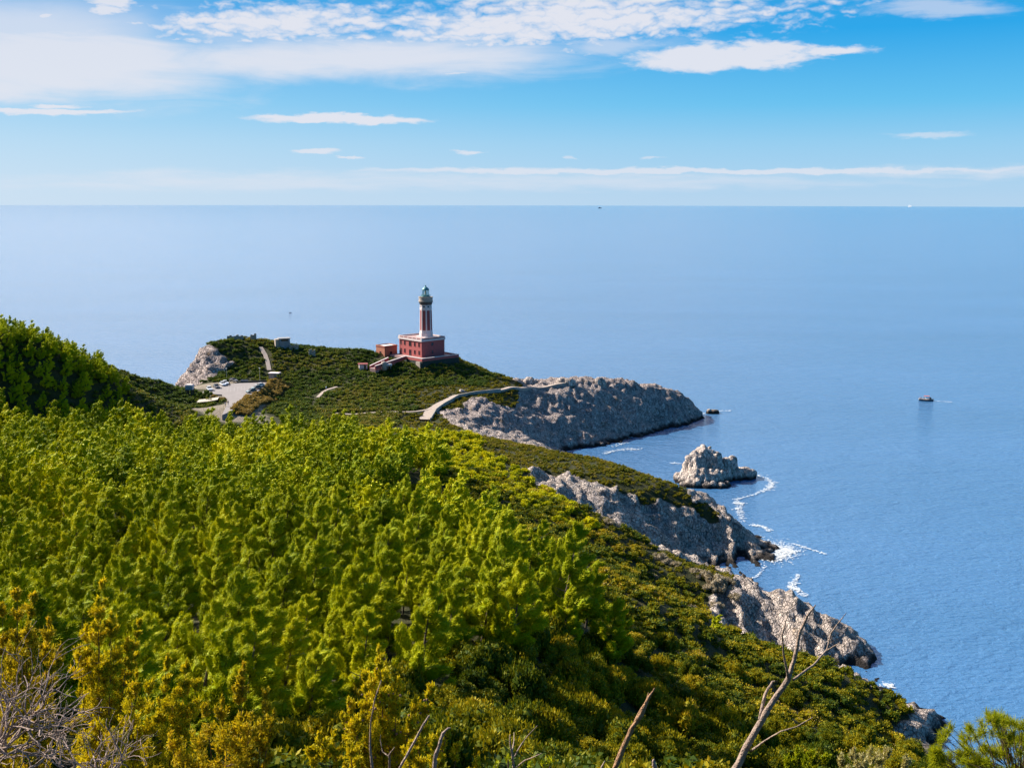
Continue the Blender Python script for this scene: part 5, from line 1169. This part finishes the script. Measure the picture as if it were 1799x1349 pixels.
for k_, c in enumerate(cs):
    if k_ > 40 and k_ < 300:
        j_ = int(np.argmin(np.linalg.norm(cs[:40] - (c * .72 + hub * .28), axis=1))); a_ = cs[j_] * .55 + c * .2 + hub * .25; tube(bm, [tuple(a_), tuple(a_ * .5 + c * .5 + rs.normal(size=3) * .015), tuple(c)], [.005, .004, .002], 4); continue
    mid_ = hub * .5 + c * .5 + np.array([0, 0, -.06]) + rs.normal(size=3) * .03; tube(bm, [tuple(hub), tuple(mid_), tuple(c)], [.011, .007, .003], 5)
obj('branch', bm, m_twig, o)
ax = cs - hub; ax /= np.linalg.norm(ax, axis=1, keepdims=True); ax = ax * .8 + np.array([0, 0, .5]) + rs.normal(size=ax.shape) * .3; ax /= np.linalg.norm(ax, axis=1, keepdims=True)
V, Q, t_ = leaves(cs, ax, np.full(len(cs), .085), np.full(len(cs), .05), 95, .095, .0055, .25, (-.05, 0, 0), 1.0, rs, .15, .55)
link(bpy.data.objects.new('crown', np_mesh('crown', V, Q, m_need, {'tint': t_})), o)
spray_shrub('dry_bush', 'pale straw-coloured bush with thin dry stalks at the bottom edge', 'bush', 7, [(1500, 1314, 1510, 1500, 26), (1530, 1310, 1525, 1500, 30), (1560, 1316, 1540, 1500, 28), (1592, 1326, 1560, 1500, 24), (1478, 1324, 1500, 1500, 24), (1545, 1322, 1535, 1500, 40), (1515, 1322, 1520, 1500, 36)], m_pale, 22, 40, .028, .008, 0, 1.0, 9, None, 0, .006)
spray_shrub('green_bush', 'pale green bush left of the straw-coloured one at the bottom edge', 'bush', 7, [(1400, 1312, 1410, 1500, 22), (1425, 1318, 1420, 1500, 26), (1450, 1325, 1435, 1500, 24), (1385, 1326, 1400, 1500, 24), (1415, 1328, 1415, 1500, 30)], m_need, 23, 40, .028, .009, 0, 1.0, 9, None, 0, .006)
# dead wood standing in the foreground
def dead_wood(name, label, cat, Y, lines, m, jit=.08, n=9, seed=1, group=None, stub=True):
    """lines: lists of (u, v, width in px); the first is the main stem and is carried down to the ground"""
    rr = random.Random(seed); u, v, w_ = lines[0][0]; b = at(u, v, Y); g = Vector((b.x + (b - at(lines[0][1][0], lines[0][1][1], Y)).x * .5, b.y, 0)); g.z = float(ground(g.x, g.y)) - .1
    o = thing(name, label, cat, (g.x, g.y, g.z), 0, group)
    for k, L_ in enumerate(lines):
        bm = bmesh.new(); P = [at(a, c, Y + .06 * k * (1 if k % 2 else -1) * min(1, i / 2)) for i, (a, c, _) in enumerate(L_)]; Wd = [x * .60 * ppx(Y) / 2 for _, _, x in L_]
        if k == 0: P = [g, g.lerp(P[0], .5)] + P; Wd = [Wd[0] * 1.2, Wd[0] * 1.1] + Wd
        pts, rad = [], []
        for i in range(len(P) - 1):
            for q in range(4):
                f = q / 4; wob = Vector((rr.uniform(-1, 1), rr.uniform(-1, 1), rr.uniform(-1, 1))) * Wd[i] * .16
                pts.append(P[i].lerp(P[i + 1], f) + (wob if q else Vector())); rad.append((Wd[i] * (1 - f) + Wd[i + 1] * f) * (1 + rr.uniform(-jit, jit)))
        pts.append(P[-1]); rad.append(Wd[-1]); tube(bm, pts, rad, n, jit * .6, rr)
        ob = obj('stem' if k == 0 else 'branch', bm, m, o, True)
        for q in ob.data.vertices: q.co -= Vector((g.x, g.y, g.z))
    return o
dead_wood('dead_branch', 'tall bleached dead branch forking against the cliffs at the right', 'dead branch', 4.6,
    [[(1292, 1349, 24), (1312, 1310, 22), (1345, 1252, 20), (1385, 1192, 17), (1395, 1160, 12), (1405, 1112, 10), (1418, 1082, 8), (1433, 1062, 3)], [(1335, 1265, 13), (1344, 1220, 10), (1357, 1197, 7), (1362, 1196, 3)], [(1385, 1192, 9), (1377, 1150, 6), (1374, 1115, 5), (1384, 1080, 2)], [(1393, 1194, 8), (1430, 1167, 6), (1453, 1140, 5.5), (1460, 1112, 4.5), (1472, 1095, 4), (1487, 1076, 1.5)], [(1453, 1142, 4), (1466, 1134, 3), (1476, 1128, 1.5)], [(1405, 1112, 6), (1412, 1095, 4), (1413, 1080, 2)], [(1320, 1318, 9), (1345, 1300, 5), (1372, 1284, 4.5), (1400, 1276, 4), (1428, 1259, 2)], [(1306, 1322, 5), (1300, 1345, 4), (1296, 1349, 4)]], m_stick, .06, 9, 3)
dead_wood('broken_stump', 'thick peeling brown stump with broken tip, leaning right', 'dead branch', 4.2, [[(1080, 1349, 17), (1100, 1302, 18), (1112, 1276, 15), (1127, 1252, 17), (1140, 1225, 11), (1150, 1208, 3)], [(1127, 1255, 8), (1136, 1230, 6), (1139, 1216, 2)]], m_brown, .14, 9, 4)
dead_wood('dead_stick', 'straight pale leaning stick between juniper and curved stump', 'dead branch', 5, [[(702, 1349, 8), (725, 1308, 8), (742, 1275, 7), (753, 1258, 5.5), (755, 1256, 3)]], m_dead, .05, 8, 5)
dead_wood('dead_stump', 'thick pale curved stump bending right at its broken top', 'dead branch', 5, [[(763, 1349, 14), (765, 1328, 13), (772, 1308, 11), (778, 1288, 9), (787, 1279, 7), (792, 1278, 3)]], m_dead, .10, 9, 6)
dead_wood('dead_stick', 'thin upright brown-grey stick crossing in front of the cone-bearing juniper', 'dead branch', 5, [[(654, 1349, 9), (650, 1310, 6), (651, 1270, 4.5), (658, 1230, 4), (670, 1194, 2.5)], [(684, 1329, 5), (672, 1320, 3), (668, 1298, 2), (669, 1290, 1.2)], [(684, 1349, 7), (684, 1325, 6), (693, 1312, 2)]], m_stick, .07, 8, 7)
dead_wood('dead_branch', 'slim forked dead stem with two thin side twigs, right of the curved stump', 'dead branch', 4.6, [[(902, 1349, 8), (900, 1325, 7), (896, 1305, 6), (896, 1290, 4)], [(903, 1330, 4), (915, 1308, 3.5), (926, 1293, 3), (945, 1273, 1.5)], [(905, 1349, 5), (922, 1335, 4), (940, 1328, 3), (953, 1322, 1.5)], [(900, 1318, 4), (903, 1300, 3), (903, 1286, 2)], [(942, 1328, 2), (945, 1321, 1)]], m_stick, .06, 7, 8)
dead_wood('dead_stick', 'short white stub of wood at the bottom edge, right of the forked stem', 'dead branch', 4.6, [[(1153, 1362, 16), (1150, 1345, 14), (1148, 1336, 10), (1150, 1333, 4)]], m_dead, .1, 8, 9)
dead_wood('dead_stick', 'small pale twig end at the bottom edge left of the peeling stump', 'dead branch', 4.4, [[(1052, 1362, 8), (1058, 1345, 6), (1063, 1336, 3)]], m_dead, .1, 7, 10)
for k, (u, v, us, lab) in enumerate(((893, 1334, 891, 'green-tipped shoot just left of the forked dead stem'), (966, 1336, 962, 'tallest green-tipped shoot right of the forked dead stem'), (955, 1343, 952, 'short green-tipped shoot beside the tallest one'), (932, 1343, 930, 'lone small green-tipped shoot under the side twig of the dead stem'), (872, 1345, 870, 'smallest green-tipped shoot, leftmost of its row'))):
    a = at(us, v + 120, 4.6); o = thing('budding_shoot', lab, 'shoot', (a.x, a.y, float(ground(a.x, a.y)) - .05), 0, 'green-tipped shoots at the bottom edge'); q0 = Vector(o.location); tip = at(u, v, 4.6)
    bm = bmesh.new(); tube(bm, [(0, 0, 0), (tip - q0) * .5 + Vector((.01, 0, 0)), tip - q0], [.008, .006, .003], 6); obj('stem', bm, m_twig, o)
    V, Q, t_ = leaves(np.array([tip - q0]), np.array([[0, 0, 1.0]]), np.array([.022]), np.array([.014]), 26, .022, .010, .6, (0, 0, 0), .8, np.random.default_rng(k)); link(bpy.data.objects.new('leaf_tuft', np_mesh('leaf_tuft', V, Q, m_bud, {'tint': t_})), o)
def dead_shrub(label, u, v, Y, seeds_dir, n0, seed, length, lv=4, r0=.014):
    """a bleached thicket of forking twigs"""
    rr = random.Random(seed); b = at(u, v, Y); g = Vector((b.x, b.y, float(ground(b.x, b.y)) - .05)); o = thing('dead_shrub', label, 'dead shrub', (g.x, g.y, g.z)); b = b - g
    bm = bmesh.new(); tube(bm, [(0, 0, 0), b * .5 + Vector((.02, 0, 0)), b], [r0 * 1.6, r0 * 1.5, r0 * 1.3], 8); obj('stem', bm, m_dead, o)
    def grow(bm, p, d, L_, r_, lev):
        pts = [p]; rad = [r_]; k = 5
        for i in range(k):
            d = (d + Vector((rr.gauss(0, .26), rr.gauss(0, .26), rr.gauss(.02, .22)))).normalized(); p = p + d * L_ / k; pts.append(p); rad.append(r_ * (1 - .5 * (i + 1) / k))
            if lev and i >= 1 and rr.random() < .55:
                ax = Vector((rr.gauss(0, 1), rr.gauss(0, 1), rr.gauss(0, 1))).normalized(); dd = Quaternion(d.cross(ax).normalized(), rr.uniform(.45, .95)) @ d
                grow(bm, p, dd, L_ * rr.uniform(.5, .75), r_ * .70, lev - 1)
        tube(bm, pts, rad, 5 if lev < 2 else 7)
        if lev:
            for s_ in (-1, 1):
                ax = Vector((rr.gauss(0, 1), rr.gauss(0, 1), rr.gauss(0, 1))).normalized(); grow(bm, p, Quaternion(d.cross(ax).normalized(), s_ * rr.uniform(.25, .6)) @ d, L_ * rr.uniform(.55, .8), rad[-1] * .85, lev - 1)
    for k in range(n0):
        a, e = seeds_dir(rr, k); d = Vector((math.cos(e) * math.cos(a), math.cos(e) * math.sin(a), math.sin(e))); bm = bmesh.new(); grow(bm, b - d * .03, d, length * rr.uniform(.8, 1.15), r0, lv - 1); obj('branch', bm, m_dead, o, True)
    return o
dead_shrub('large bleached leafless shrub fanning out from the left edge', -25, 1345, 7.2, lambda r, k: (r.uniform(-1.0, 1.0), r.uniform(.0, 1.2)), 10, 31, .52, 3, .0115)
dead_shrub('smaller bleached leafless shrub low at the bottom edge, right of the large one', 150, 1395, 7.6, lambda r, k: (r.uniform(-.9, 2.2), r.uniform(.2, 1.3)), 9, 33, .38, 3, .010)
